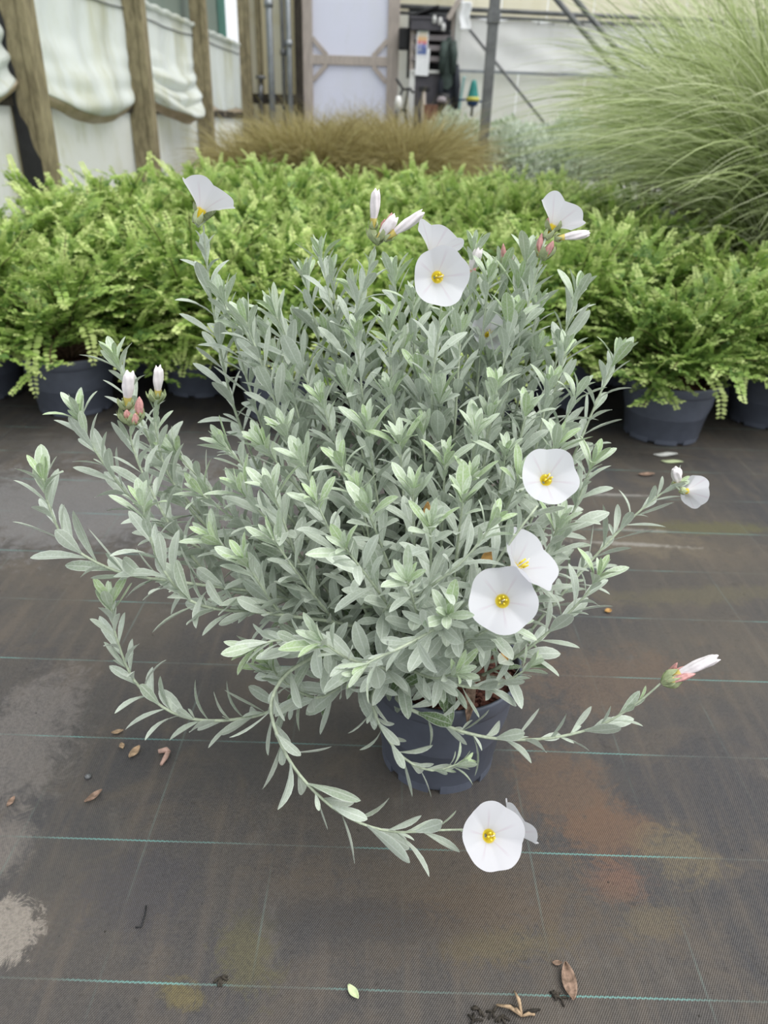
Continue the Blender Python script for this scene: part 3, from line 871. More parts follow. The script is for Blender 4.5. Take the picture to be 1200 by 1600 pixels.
D2R = math.radians
front = [(-1.30, 2.30, 0.3, 0, 'green honeysuckle shrub with trailing shoots at the wall end of front row', 1.0, ((D2R(-60), .34, .10, 0), (D2R(-100), .36, .10, 2), (D2R(-30), .33, .10, 1))),
         (-0.97, 2.19, 1.3, 1, 'green honeysuckle shrub whose ferny shoot hangs down its grey pot', 1.0, ((D2R(-84), .27, .12, 0), (D2R(-130), .33, .14, 2), (D2R(-115), .30, .13, 0), (D2R(-50), .28, .12, 3))),
         (-0.63, 2.40, 2.4, 2, 'green honeysuckle shrub set back behind two front pots', 1.0, ((D2R(-70), .24, .14, 3), (D2R(-110), .26, .13, 1))),
         (-0.33, 2.20, 3.0, 3, 'green honeysuckle shrub in grey pot behind the silver bush, tall flower side', 1.0, ((D2R(-120), .27, .13, 3),)),
         (-0.02, 2.34, 4.0, 0, 'green honeysuckle shrub wholly behind the silver bush middle', 1.0, ()),
         (0.28, 2.24, 5.0, 1, 'green honeysuckle shrub behind the silver bush, bud side', 1.0, ()),
         (0.57, 2.40, 0.8, 2, 'green honeysuckle shrub in shaded pot next to the free-standing pot', 1.0, ((D2R(-70), .26, .12, 3), (D2R(-40), .27, .12, 1))),
         (0.83, 2.115, 1.9, 3, 'green honeysuckle shrub in clear grey pot showing red bark mulch', 0.92, ((D2R(-62), .20, .05, 3), (D2R(-10), .24, .12, 2), (D2R(-25), .2, .13, 1))),
         (1.21, 2.27, 2.2, 0, 'green honeysuckle shrub on the far side of the clear grey pot', 0.95, ((D2R(-150), .22, .13, 1), (D2R(-100), .25, .13, 3)))]
for x, y, rz, k, lb, sc, tr_ in front:
    shrub(x, y, rz, k, lb, 'front row of honeysuckle shrubs', sc, tr_)
r = random.Random(5)
ORD = ['second', 'third', 'fourth', 'fifth', 'sixth', 'seventh', 'eighth', 'ninth', 'tenth', 'eleventh', 'twelfth']
row = 0
y = 2.62
while y < 5.75:
    x = -1.62 + (0.17 if row % 2 else 0.0)
    while x < 1.45:
        xx, yy = x + r.uniform(-.05, .05), y + r.uniform(-.05, .05)
        x += 0.345
        if xx < wx(yy, 0.40) or (yy > 2.75 and xx > 1.15 and yy < 5.0): continue
        if abs(xx + 0.0) > yy * 0.56 + 0.25: continue
        shrub(xx, yy, r.uniform(0, 6.28), r.randrange(4), 'light green honeysuckle shrub in the %s row of the block%s' % (ORD[row], ', next to the side wall' if xx < wx(yy, 0.72) else ''), 'honeysuckle shrubs in the block', r.uniform(.95, 1.12))
    y += 0.33; row += 1


# ------------------------------------------------------------------ grasses
def grass_mesh(name, seed, n, L0, L1, w, m, base_r, lean, droop, tint0, segs=12, out_dir=None, tint_sd=.22):
    rng = np.random.default_rng(seed)
    az = rng.uniform(0, 2 * math.pi, n)
    out = np.stack([np.cos(az), np.sin(az), np.zeros(n)], 1)
    L = rng.uniform(L0, L1, n)
    br = base_r * np.sqrt(rng.uniform(0, 1, n))
    p = out * br[:, None] + np.stack([rng.normal(0, base_r * .3, n), rng.normal(0, base_r * .3, n), np.zeros(n)], 1)
    z0 = rng.uniform(0, 0.35, n) * L0                                    # leaves leave the culm at different heights
    le = rng.uniform(lean[0], lean[1], n); dr = rng.uniform(droop[0], droop[1], n)
    pts = [p + np.stack([np.zeros(n), np.zeros(n), z0 * 0], 1)]
    culm = p + out * (z0 * 0.12)[:, None] + np.stack([np.zeros(n), np.zeros(n), z0], 1)
    cur = culm; pts.append(cur); dirs = []
    wob = rng.normal(0, .12, (n, 3)); wob[:, 2] = 0
    for j in range(segs - 2):
        t = (j + 1) / (segs - 2)
        d = norm(np.stack([np.zeros(n), np.zeros(n), 1.0 - dr * t ** 1.5], 1) + out * (le + 0.9 * dr * t)[:, None] + wob * t)
        cur = cur + d * (L / (segs - 2))[:, None]
        pts.append(cur)
    P_ = np.stack(pts, 1)
    P_[..., 2] = np.maximum(P_[..., 2], 0.02)
    tn = np.linspace(0, 1, segs)[None, :]
    W = w * rng.uniform(.7, 1.25, n)[:, None] * np.clip(np.minimum(0.5 + tn * 2, (1.02 - tn) * 2.2), 0.06, 1)
    T = norm(np.gradient(P_, axis=1))
    side = norm(np.cross(T, out[:, None, :] + rng.normal(0, .5, (n, 1, 3))) + 1e-6)
    ti = np.clip(tint0 + rng.normal(0, tint_sd, n)[:, None] + 0.25 * (tn - .5), 0, 1)
    return strips(name, P_, W, side, ti, m)


POT_G = pot_mesh(0.15, 0.115, 0.19)
SOIL_G = soil_mesh(0.141, 0.165, 0.006, 9)
BLADES = [grass_mesh('blade', 900 + k, 1, 1.05 + .1 * (k % 3), 1.1 + .1 * (k % 3), 0.0042, M['misc'], 0.01, (.25, .45), (1.35, 1.8), 0.95, 16, tint_sd=.05) for k in range(6)]


def misc_clump(x, y, seed, label, n=2600, sc=1.0, arcs=()):
    root = empty('tall_grass_clump', (x, y, 0)); tag(root, label, 'grass', 'tall variegated grasses')
    link('pot', POT_G, root); link('soil', SOIL_G, root)
    g = grass_mesh('blades', seed, n, 0.75 * sc, 1.45 * sc, 0.0029, M['misc'], 0.13, (.03, .30), (.35, 1.75), 0.55, 14, tint_sd=.30)
    o = link('blades', g, root); o.location = (0, 0, .15); o['kind'] = 'stuff'
    c = grass_mesh('culms', seed + 1, 300, 0.6 * sc, 1.0 * sc, 0.0032, M['misc'], 0.11, (.0, .12), (.0, .25), 0.25, 8)
    o = link('culms', c, root); o.location = (0, 0, .15); o['kind'] = 'stuff'
    rr = random.Random(seed)
    for k, a in enumerate(arcs):
        b = link('blade', BLADES[k % 6], root)
        pth_az = math.atan2(*[BLADES[k % 6].vertices[-1].co[i] for i in (1, 0)])
        b.rotation_euler = (0, 0, a - pth_az); b.location = (0, 0, .15 + rr.uniform(-.05, .2))
        s_ = rr.uniform(.8, 1.1); b.scale = (s_, s_, s_)
    return root


la = [D2R(v) for v in range(130, 290, 7)]
misc_clump(1.62, 3.10, 41, 'tall fine-bladed variegated grass arching over the clear pot shrub', 3000, 1.0, la)
misc_clump(2.08, 2.95, 43, 'tall variegated grass clump tight against the arching front clump', 2600, 1.05, la[::2])
misc_clump(1.68, 3.75, 45, 'tall variegated grass clump behind the arching front clump', 2600, 1.08, la[::2])
misc_clump(2.2, 3.65, 47, 'tall variegated grass clump in the middle of the grass block', 2200, 1.12)
misc_clump(1.90, 4.45, 49, 'tall variegated grass clump reaching towards the paired braces', 2200, 1.05, la[::3])
misc_clump(2.25, 4.45, 51, 'tall variegated grass clump hidden deepest in the grass block', 1800, 1.15)

BG = [grass_mesh('blades', 60 + k, 1700, 0.55, 0.92, 0.0036, M['brown_grass'], 0.10, (.03, .3), (.5, 1.8), 0.5, 11) for k in range(3)]
r = random.Random(21)
for j, yy in enumerate((6.15, 6.55, 6.95)):
    n = 6
    for i in range(n):
        xx = -1.05 + i * 0.27 + (0.15 if j % 2 else 0) + r.uniform(-.05, .05)
        if xx > 0.24: continue
        root = empty('brown_sedge', (xx, yy + r.uniform(-.08, .08), 0), r.uniform(0, 6.28))
        tag(root, 'tawny brown weeping grass in the %s row before the end wall' % ('first', 'second', 'third')[j], 'grass', 'tawny brown grasses')
        link('pot', POT_G, root); link('soil', SOIL_G, root)
        b = link('blades', BG[r.randrange(3)], root); b['kind'] = 'stuff'; b.location = (0, 0, .155)
        s_ = r.uniform(.86, 1.0) * (1.0 if xx > -0.8 else 0.82); b.scale = (s_, s_, s_)


def mound(seed, n, R, h0, h1):
    rng = np.random.default_rng(seed)
    u = norm(rng.normal(0, 1, (n, 3))); u[:, 2] = np.abs(u[:, 2])
    rad = rng.uniform(.55, 1.0, n)[:, None]
    O = u * rad * np.array([R, R, h1 - h0]) + np.array([0, 0, h0])
    D = norm(u + rng.normal(0, .5, (n, 3)) + np.array([0, 0, .5])); N = norm(np.cross(D, rng.normal(0, 1, (n, 3))))
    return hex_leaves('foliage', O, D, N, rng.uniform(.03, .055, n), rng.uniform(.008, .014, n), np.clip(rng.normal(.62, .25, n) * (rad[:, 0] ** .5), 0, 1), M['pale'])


PL = [mound(70 + k, 1500, 0.24, 0.42, 0.89) for k in range(2)]
def stalks(seed):
    rr = random.Random(seed); mb = MB()
    for k in range(14):
        a = rr.uniform(0, 6.28); q = rr.uniform(.03, .17)
        mb.tube([(0.03 * math.cos(a), .03 * math.sin(a), .15), (q * math.cos(a), q * math.sin(a), .65)], [.005, .003], 5, False)
    return mb.mesh('stems', M['twig'])
ST = stalks(3)
for j, (yy, x0, n) in enumerate(((7.25, 0.80, 6), (7.75, 0.55, 7), (8.25, 0.42, 8))):
    for i in range(n):
        xx = x0 + i * 0.36 + r.uniform(-.05, .05)
        if yy < 7.5 and abs(xx - 0.79) < 0.18: xx += 0.2
        root = empty('pale_leaved_plant', (xx, yy, 0), r.uniform(0, 6.28))
        tag(root, 'pale silvery leaved plant in the %s row behind the tawny grasses' % ('first', 'second', 'third')[j], 'plant', 'pale leaved plants at the end wall')
        link('pot', POT_G, root); link('soil', SOIL_G, root); link('stems', ST, root)
        b = link('foliage', PL[r.randrange(2)], root); b['kind'] = 'stuff'; s_ = r.uniform(.95, 1.12); b.scale = (s_, s_, s_)

# ------------------------------------------------------------------ the silver bush
PC = Vector((0.088, 0.795, 0.0))
bush = empty('potted_silver_bush', PC)
tag(bush, 'silver leaved bush with white funnel flowers in a grey plastic pot', 'potted plant')
link('pot', pot_mesh(0.104, 0.080, 0.168), bush)
link('soil', soil_mesh(0.098, 0.146, 0.006, 4), bush)
rc = random.Random(8)
ch = MB()
for k in range(420):
    a, q = rc.uniform(0, 6.28), 0.095 * math.sqrt(rc.random())
    c = Vector((q * math.cos(a), q * math.sin(a), 0.150 + rc.uniform(0, .006)))
    rot = Matrix.Rotation(rc.uniform(0, 3.1), 4, 'Z') @ Matrix.Rotation(rc.uniform(-.5, .5), 4, 'X') @ Matrix.Rotation(rc.uniform(-.4, .4), 4, 'Y')
    s = Vector((rc.uniform(.004, .011), rc.uniform(.002, .0045), rc.uniform(.0012, .003)))
    ch.box(c - s / 2, c + s / 2, rot)
o = ch.build('bark_chips', M['chip'], bush); o['kind'] = 'stuff'

# leaf variants: shape x tint
T_ROWS = [0.0, 0.14, 0.32, 0.52, 0.70, 0.85, 0.95, 1.0]
W_ROWS = [0.16, 0.30, 0.66, 0.96, 1.0, 0.78, 0.42, 0.06]
def leaf_arrays(curl, half, twist, fold):
    V = []
    for t, w in zip(T_ROWS, W_ROWS):
        yl = t; zl = -curl * t * t
        tw = twist * t
        for s in (-1, 0, 1):
            x = s * w * half; z = abs(s) * w * half * fold
            V.append((x * math.cos(tw) - z * math.sin(tw), yl * (1 - 0.25 * curl * curl * t), zl + x * math.sin(tw) + z * math.cos(tw)))
    Fq = []
    for r_ in range(len(T_ROWS) - 1):
        for c_ in range(2):
            a = r_ * 3 + c_
            Fq.append((a, a + 1, a + 4, a + 3))
    return np.array(V), np.array(Fq)


SHAPES = [leaf_arrays(.08, .132, .15, .25), leaf_arrays(.22, .140, -.2, .3), leaf_arrays(.40, .120, .3, .35), leaf_arrays(-.10, .146, -.1, .2), leaf_arrays(.15, .112, .45, .45)]
TINTS = [0.06, 0.30, 0.50, 0.58, 0.70, 0.88]
LEAFMESH = {}
def leaf_mesh(si, ti):
    if (si, ti) not in LEAFMESH:
        V, Fq = SHAPES[si]
        LEAFMESH[(si, ti)] = np_mesh('leaf', V, Fq, M['silver'], True, {'tint': np.full(len(V), TINTS[ti]), 'across': np.tile([1.0, 0.0, 1.0], len(V) // 3)})
    return LEAFMESH[(si, ti)]


def catmull(pts, n):
    P_ = [Vector(p) for p in pts]
    P_ = [P_[0] * 2 - P_[1]] + P_ + [P_[-1] * 2 - P_[-2]]
    res = []
    for i in range(1, len(P_) - 2):
        a, b, c, d = P_[i - 1:i + 3]
        for k in range(n):
            t = k / n
            res.append(0.5 * ((2 * b) + (c - a) * t + (2 * a - 5 * b + 4 * c - d) * t * t + (3 * b - a - 3 * c + d) * t ** 3))
    res.append(P_[-2])
    # resample evenly
    L = [0.0]
    for a, b in zip(res, res[1:]): L.append(L[-1] + (b - a).length)
    m = max(8, int(L[-1] / 0.012)); out = []; j = 0
    for k in range(m + 1):
        s = L[-1] * k / m
        while j < len(L) - 2 and L[j + 1] < s: j += 1
        f = (s - L[j]) / max(1e-9, L[j + 1] - L[j])
        out.append(res[j].lerp(res[j + 1], min(1, max(0, f))))
    return out, L[-1]


LEAVES = []   # (stem index, shape, tint, Matrix)
STEMS = []
rs = random.Random(77)
UP = Vector((0, 0, 1))


def grow(pts, bare=0.25, leaf=0.053, step=0.0088, rosette=True, top_clear=0.0, thick=1.0, fresh=1.0, lift=0.0):
    path, L = catmull(pts, 10)
    idx = len(STEMS)
    n = len(path)
    mb = MB()
    mb.tube([p - PC for p in path], [(0.0030 - 0.0019 * i / (n - 1)) * thick for i in range(n)], 6)
    STEMS.append(mb.build('stem', M['stem'], bush))
    ang = rs.uniform(0, 6.28)
    s = bare * L
    end = L - top_clear
    while s < end:
        f = s / L
        x = f * (n - 1); i = min(int(x), n - 2)
        p = path[i].lerp(path[i + 1], x - i)
        T = (path[min(i + 2, n - 1)] - path[max(i - 1, 0)]).normalized()
        u = T.cross(Vector((0.31, 0.17, 0.9))); u.normalize(); v = T.cross(u)
        Rv = u * math.cos(ang) + v * math.sin(ang)
        ang += 2.39996 + rs.uniform(-.3, .3)
        toTip = (end - s)
        k = min(1.0, toTip / 0.07)                        # young leaves at the tip: shorter and steeper
        age = min(1.0, toTip / (0.55 * L + 1e-6))
        spread_ = math.radians(rs.uniform(24, 40) * (0.55 + 0.45 * k) + 26 * age * rs.uniform(.5, 1.1))
        Lf = leaf * (0.45 + 0.55 * k) * rs.uniform(.72, 1.15)
        D = T * math.cos(spread_) + Rv * math.sin(spread_)
        D = (D + UP * (lift + rs.uniform(-.12, .12)) + Vector((rs.uniform(-.12, .12), rs.uniform(-.12, .12), 0))).normalized()
        N = (T * math.sin(spread_) - Rv * math.cos(spread_) + UP * 0.35)
        N = (N - D * N.dot(D)).normalized()
        add_leaf(idx, p, D, N, Lf, toTip, f, fresh)
        if rs.random() < 0.28 and k > .8:                 # axillary leaflets
            D2 = (T * 0.8 + Rv * 0.55 + Vector((rs.uniform(-.4, .4), rs.uniform(-.4, .4), rs.uniform(-.2, .4)))).normalized()
            N2 = (UP - D2 * UP.dot(D2)).normalized()
            add_leaf(idx, p, D2, N2, Lf * rs.uniform(.3, .5), toTip, f, fresh)
        s += step * (0.55 + 0.45 * k) * rs.uniform(.75, 1.25)
    if rosette:
        T = (path[-1] - path[-3]).normalized()
        u = T.cross(Vector((0.31, 0.17, 0.9))).normalized(); v = T.cross(u)
        for j in range(7):
            a = ang + j * 2.39996
            Rv = u * math.cos(a) + v * math.sin(a)
            sp_ = math.radians(8 + 4.5 * (7 - j))
            D = (T * math.cos(sp_) + Rv * math.sin(sp_)).normalized()
            N = T * math.sin(sp_) - Rv * math.cos(sp_); N = (N - D * N.dot(D)).normalized()
            add_leaf(idx, path[-1] - T * 0.004 * (7 - j) * .5, D, N, leaf * (.42 + .07 * (7 - j) * rs.uniform(.7, 1.1)), 0.0, 1.0, fresh)
    return path


def add_leaf(idx, p, D, N, L, toTip, f, fresh):
    S = D.cross(N)
    wsc = rs.uniform(.88, 1.15)
    Mx = Matrix(((S.x * L * wsc, D.x * L, N.x * L, p.x), (S.y * L * wsc, D.y * L, N.y * L, p.y), (S.z * L * wsc, D.z * L, N.z * L, p.z), (0, 0, 0, 1)))
    q = rs.random()
    if toTip < 0.012: ti = 5 if q < .35 * fresh else 4
    elif toTip < 0.03: ti = 4 if q < .4 * fresh else 3
    elif f < 0.42 and p.z < 0.34: ti = 0 if q < .35 else (1 if q < .7 else 2)
    else: ti = 2 if q < .62 else (3 if q < .93 else 1)
    si = rs.choices(range(5), (3, 3, 1.5, 2, 2))[0]
    LEAVES.append((idx, si, ti, Mx))


def crown():
    a, q = rs.uniform(0, 6.28), rs.uniform(0, .03)
    return PC + Vector((q * math.cos(a), q * math.sin(a), 0.150))


def shoot(px, py, Y, bend=0.72, rise=0.40, **kw):
    tip = at(px, py, Y)
    c = crown()
    d = tip - c
    p1 = c + Vector((d.x * bend * 0.55, d.y * bend * 0.55, d.z * rise * 0.5))
    p2 = c + Vector((d.x * bend * 0.98, d.y * bend * 0.98, d.z * (rise + 0.22)))
    return grow([c, p1, p2, tip], **kw)


def run(pts, **kw):
    """shoot with a traced course: (px, py, Y) points, from the crown to the tip"""
    return grow([crown()] + [at(*p) for p in pts], **kw)


# long outlying shoots
run([(590, 985, .74), (430, 932, .70), (300, 912, .68), (190, 895, .67), (110, 852, .66), (78, 795, .66), (66, 745, .66)], bare=.42, lift=.1)
run([(600, 980, .77), (430, 935, .76), (350, 918, .75), (285, 850, .75), (235, 765, .75), (205, 690, .75), (208, 655, .75)], bare=.40, rosette=False, lift=.1)
run([(590, 960, .78), (420, 905, .77), (300, 850, .77), (225, 800, .77), (170, 735, .77), (135, 680, .77), (122, 645, .77)], bare=.42, lift=.1)
run([(600, 950, .80), (430, 880, .80), (320, 810, .81), (250, 720, .81), (205, 620, .81), (182, 560, .81)], bare=.45, lift=.1)
run([(590, 950, .79), (440, 890, .79), (330, 830, .79), (265, 745, .79), (245, 680, .79), (243, 640, .79)], bare=.45, rosette=False)
run([(570, 985, .70), (430, 960, .67), (310, 945, .66), (255, 890, .66), (232, 830, .66), (222, 790, .66)], bare=.40, lift=.1)
run([(540, 1050, .72), (440, 1105, .68), (360, 1125, .66), (280, 1118, .65), (215, 1070, .65), (183, 1000, .65), (172, 940, .65)], bare=.30, lift=.15)
fE = run([(560, 1010, .70), (465, 1040, .64), (424, 1095, .60), (440, 1165, .575), (480, 1225, .56), (540, 1275, .55), (610, 1299, .545), (690, 1297, .54), (738, 1296, .54)], bare=.22, rosette=False, top_clear=.018, lift=.1, leaf=.054, step=.0125)
run([(600, 1060, .70), (582, 1095, .66), (597, 1140, .645), (632, 1185, .635), (675, 1204, .63), (722, 1192, .63)], bare=.32, leaf=.040)
fG = run([(620, 1085, .69), (670, 1122, .665), (740, 1148, .66), (810, 1156, .655), (880, 1150, .65), (945, 1130, .65), (1000, 1095, .65), (1032, 1068, .65)], bare=.34, rosette=False, top_clear=.03, lift=.1, leaf=.048, step=.013)
fH = run([(780, 1030, .78), (850, 960, .78), (920, 880, .80), (985, 812, .82), (1035, 770, .83), (1060, 755, .83)], bare=.45, rosette=False, lift=.05)
run([(740, 1060, .74), (800, 1030, .70), (860, 985, .69), (915, 930, .69), (935, 898, .69)], bare=.25, lift=.05, fresh=1.4)
run([(740, 960, .67), (690, 978, .60), (630, 1010, .55), (575, 1035, .53), (562, 1047, .525)], bare=.25, leaf=.046)
run([(600, 965, .66), (660, 925, .62), (720, 880, .61), (758, 835, .61), (772, 815, .61)], bare=.25, leaf=.046, fresh=1.6)
run([(680, 990, .68), (740, 930, .63), (795, 850, .62), (840, 790, .63)], bare=.25, leaf=.045)
# outer bushy leaves over the rim, greener and older
run([(560, 1020, .70), (500, 1010, .64), (440, 1000, .62), (395, 1010, .62)], bare=.2, leaf=.056)
run([(560, 1060, .70), (500, 1090, .66), (450, 1070, .64), (420, 1040, .63)], bare=.15, leaf=.056)
run([(620, 1050, .68), (590, 1040, .62), (545, 1030, .585), (500, 1000, .57)], bare=.2, leaf=.052)
run([(700, 1030, .70), (720, 1010, .65), (760, 985, .62), (800, 975, .61)], bare=.2, leaf=.046)
run([(690, 1060, .70), (740, 1075, .675), (790, 1065, .67), (830, 1040, .67)], bare=.3, leaf=.044)
run([(640, 1040, .70), (650, 1050, .65), (680, 1060, .62), (715, 1050, .60)], bare=.2, leaf=.046)
# upright shoots read off the outline
run([(560, 930, .84), (440, 800, .90), (370, 650, .91), (336, 500, .90), (322, 400, .89), (318, 352, .885)], bare=.42, rosette=False, top_clear=.012, leaf=.052)
tips = [(372, 508, .87), (352, 455, .89), (386, 505, .84), (423, 488, .86), (408, 520, .93), (500, 392, .92), (478, 430, .95), (548, 445, .93), (518, 425, .97),
        (612, 425, .93), (640, 470, .90), (600, 500, .86), (660, 480, .97), (560, 520, .84), (700, 500, .90), (735, 390, .93), (763, 430, .90),
        (722, 520, .84), (790, 420, .95), (815, 440, .92), (800, 500, .87), (823, 395, .97), (846, 470, .93), (905, 460, .90), (880, 540, .86), (958, 560, .86),
        (925, 715, .76), (855, 600, .82), (820, 640, .78), (775, 600, .80), (745, 670, .76), (690, 610, .82), (650, 580, .84), (610, 610, .82), (575, 670, .77),
        (545, 600, .83), (498, 620, .80), (455, 600, .85), (440, 670, .79), (405, 690, .77), (346, 695, .75), (375, 760, .71), (470, 720, .74), (490, 785, .66),
        (530, 720, .74), (620, 690, .76), (650, 760, .69), (670, 825, .62), (575, 790, .67), (700, 720, .74), (725, 780, .68), (790, 700, .75), (815, 745, .72),
        (865, 690, .77), (880, 820, .72), (760, 560, .88), (675, 545, .90), (310, 770, .74), (270, 700, .80), (330, 840, .69), (420, 840, .66), (430, 760, .70),
        (535, 860, .60), (380, 880, .66), (620, 540, .88), (585, 560, .92), (505, 520, .92), (460, 500, .95), (835, 540, .90),
        (640, 900, .58), (700, 960, .58), (905, 610, .83), (430, 560, .90), (740, 740, .73), (560, 760, .73), (655, 670, .79), (770, 650, .79)]
for (px, py, Y) in tips:
    shoot(px + rs.uniform(-6, 6), py + rs.uniform(-6, 6), Y, bend=rs.uniform(.66, .84), rise=rs.uniform(.34, .46), bare=rs.uniform(.18, .34), leaf=rs.uniform(.046, .057))
for k in range(14):                                    # short inner growth
    a = rs.uniform(0, 6.28); q = rs.uniform(.02, .16)
    tip = PC + Vector((q * math.cos(a) - .03, q * math.sin(a) * .9, rs.uniform(.28, .42) - q * .4))
    c = crown()
    grow([c, c.lerp(tip, .5) + Vector((0, 0, -.015)), tip], bare=.15, leaf=rs.uniform(.040, .05), fresh=.3)
# stems that carry flowers at the top
fA = run([(640, 900, .84), (590, 720, .87), (545, 560, .88), (572, 440, .88), (586, 385, .88)], bare=.4, rosette=False, top_clear=.02)
fB = run([(700, 900, .84), (690, 750, .84), (675, 620, .82), (685, 520, .80), (692, 452, .78)], bare=.4, rosette=False, top_clear=.035)
fC = run([(730, 900, .84), (770, 720, .86), (805, 560, .88), (832, 450, .89), (846, 405, .89)], bare=.4, rosette=False, top_clear=.025)
fD = run([(740, 900, .83), (790, 780, .78), (830, 770, .73), (856, 762, .70)], bare=.35, rosette=False, top_clear=.02)
fF = run([(740, 1000, .75), (770, 985, .68), (790, 960, .645), (800, 945, .63)], bare=.35, rosette=False, top_clear=.015)
fI = run([(700, 900, .86), (735, 700, .92), (742, 520, .95), (740, 440, .95)], bare=.4, rosette=False, top_clear=.01)

# ---- flowers
def corolla_mat():
    t = NT('white_petal')
    sep = t.n('ShaderNodeSeparateXYZ', {0: t.obj()})
    x, y = sep.outputs[0], sep.outputs[1]
    ang = t.math('ARCTAN2', y, x)
    rad = t.math('SQRT', t.math('ADD', t.math('MULTIPLY', x, x), t.math('MULTIPLY', y, y)))
    rib = t.math('PINGPONG', t.math('ADD', ang, 10 * math.pi), math.pi / 5)
    ribm = t.math('MULTIPLY', t.ramp(rib, 0.10, 0.03), t.ramp(rad, 0.03, 0.016))
    geo = t.n('ShaderNodeNewGeometry').outputs['Backfacing']
    c = t.mix(t.math('MULTIPLY', ribm, 0.5), (0.80, 0.80, 0.85), (0.72, 0.64, 0.72))
    at_ = t.n('ShaderNodeAttribute', attribute_name='throat').outputs['Fac']
    c = t.mix(t.ramp(at_, 0.2, 0.8), c, (0.95, 0.76, 0.07))
    t.l(c, t.b.inputs['Base Color']); t.b.inputs['Roughness'].default_value = 0.5
    t.b.inputs['Specular IOR Level'].default_value = 0.25
    t.translucent(c, 0.42)
    return t.m
M['petal'] = corolla_mat()
M['stamen'] = plain('yellow_stamen', (0.85, 0.66, 0.05), 0.6, 0.1, 100)
M['stigma'] = plain('cream_stigma', (0.86, 0.82, 0.60), 0.6, 0.05, 100)
M['calyx'] = plain('green_sepal', (0.40, 0.46, 0.26), 0.7, 0.15, 150)
M['pinkbud'] = plain('pink_bud', (0.70, 0.36, 0.34), 0.55, 0.2, 120)
M['yellowbase'] = plain('yellow_bud_base', (0.80, 0.66, 0.20), 0.55, 0.1, 120)
M['budwhite'] = plain('pinkish_white_bud', (0.86, 0.80, 0.82), 0.5, 0.06, 100)


def frame(direction, roll=0.0):
    z = Vector(direction).normalized()
    x = Vector((0.2, 0.1, 1)).cross(z)
    if x.length < .05: x = Vector((1, 0, 0))
    x.normalize(); y = z.cross(x)
    return (Matrix((x, y, z)).transposed().to_4x4()) @ Matrix.Rotation(roll, 4, 'Z')


def corolla(R, depth, flat, seed, squash=0.0):
    """funnel: origin at rim plane centre, opens along +Z. flat: 0 trumpet .. 1 wide open"""
    rr = random.Random(seed); ph = rr.uniform(0, 6.28)
    rows = [(0.05, 0.0, 1.0), (0.08, .14, 1.0), (0.12, .25, 1.0), (0.17, .34, .9), (0.235, .43, .15), (.36, .55, 0), (.52, .68, 0), (.68, .79, 0), (.84, .90, 0), (1.0, 1.0, 0)]
    n = 60; V = []; A = []
    for q, z, th in rows:
        if flat < .5: q2 = q ** (1.0 + .15 * (1 - flat))
        else: q2 = q
        for k in range(n):
            a = 2 * math.pi * k / n
            lobe = 1 - 0.085 * q2 ** 2 * (0.5 - 0.5 * math.cos(5 * a)) ** 1.4 + 0.035 * q2 ** 3 * math.cos(5 * a + math.pi) * 0.3
            pleat = 0.13 * q2 * (abs(math.cos(2.5 * a)) - .6) * R
            wav = 0.05 * R * q2 ** 3 * math.sin(3 * a + ph) + 0.035 * R * q2 ** 3 * math.sin(5 * a + ph * 2)
            rad = R * q2 * lobe
            V.append((rad * math.cos(a), rad * math.sin(a) * (1 - squash * q2), -depth * (1 - z) + wav + pleat))
            A.append(th)
    Fq = []
    for j in range(len(rows) - 1):
        for k in range(n):
            Fq.append((j * n + k, j * n + (k + 1) % n, (j + 1) * n + (k + 1) % n, (j + 1) * n + k))
    return np_mesh('flower', np.array(V), np.array(Fq), M['petal'], True, {'throat': A})


def sepals(R, L, n=5, seed=0):
    rr = random.Random(seed); mb = MB()
    for k in range(n):
        a = 2 * math.pi * k / n + rr.uniform(-.2, .2); ll = L * rr.uniform(.8, 1.15)
        def fn(u, v, a=a, ll=ll):
            w = (0.9 - .85 * v ** 1.5) * R * .75; s_ = (u - .5) * 2
            rad = R * (.45 + .75 * math.sin(min(1, v * 1.15) * 2.2)) - .1 * R * s_ * s_
            return Vector((rad * math.cos(a) - s_ * w * math.sin(a), rad * math.sin(a) + s_ * w * math.cos(a), ll * v))
        mb.grid(fn, 4, 6)
    return mb.mesh('calyx', M['calyx'])


FROOT = []
def flower(px, py, Y, R, direction, depth=.030, flat=1.0, roll=0.0, seed=1, squash=0.0, neck=None, label=None):
    """px, py: centre of the open rim"""
    c = at(px, py, Y)
    me = corolla(R, depth, flat, seed, squash)
    o = link('flower', me, bush)
    Fm = frame(direction, roll)
    o.matrix_local = Matrix.Translation(c - PC) @ Fm
    if label: o['label'] = label
    rr = random.Random(seed)
    st = MB()
    for k in range(5):
        a = 2 * math.pi * k / 5 + .3
        st.tube([(.0012 * math.cos(a), .0012 * math.sin(a), -depth * .75), (.0030 * math.cos(a), .0030 * math.sin(a), -depth * .35)], .0005, 5)
        st.tube([(.0030 * math.cos(a), .0030 * math.sin(a), -depth * .40), (.0036 * math.cos(a), .0036 * math.sin(a), -depth * .22)], [.0011, .0008], 6)
    link('stamens', st.mesh('stamens', M['stamen']), o)
    sg = MB().tube([(0, 0, -depth * .7), (.0003, 0, -depth * .2), (.0015, .0006, -depth * .1)], .0006, 5)
    link('stigma', sg.mesh('stigma', M['stigma']), o)
    ca = link('calyx', sepals(R * .13 + .0015, depth * .42, 5, seed), o)
    ca.location = (0, 0, -depth * 1.1)
    # stalk joining the calyx to the shoot
    back = c - Vector(direction).normalized() * depth * 1.08
    if neck is not None:
        ne = neck
        midp = (back + ne) / 2 - Vector(direction).normalized() * .006
        sk = MB().tube([q - PC for q in (back, midp, ne)], [.0014, .0013, .0015], 6).build('flower_stalk', M['stem'], bush)
    return o


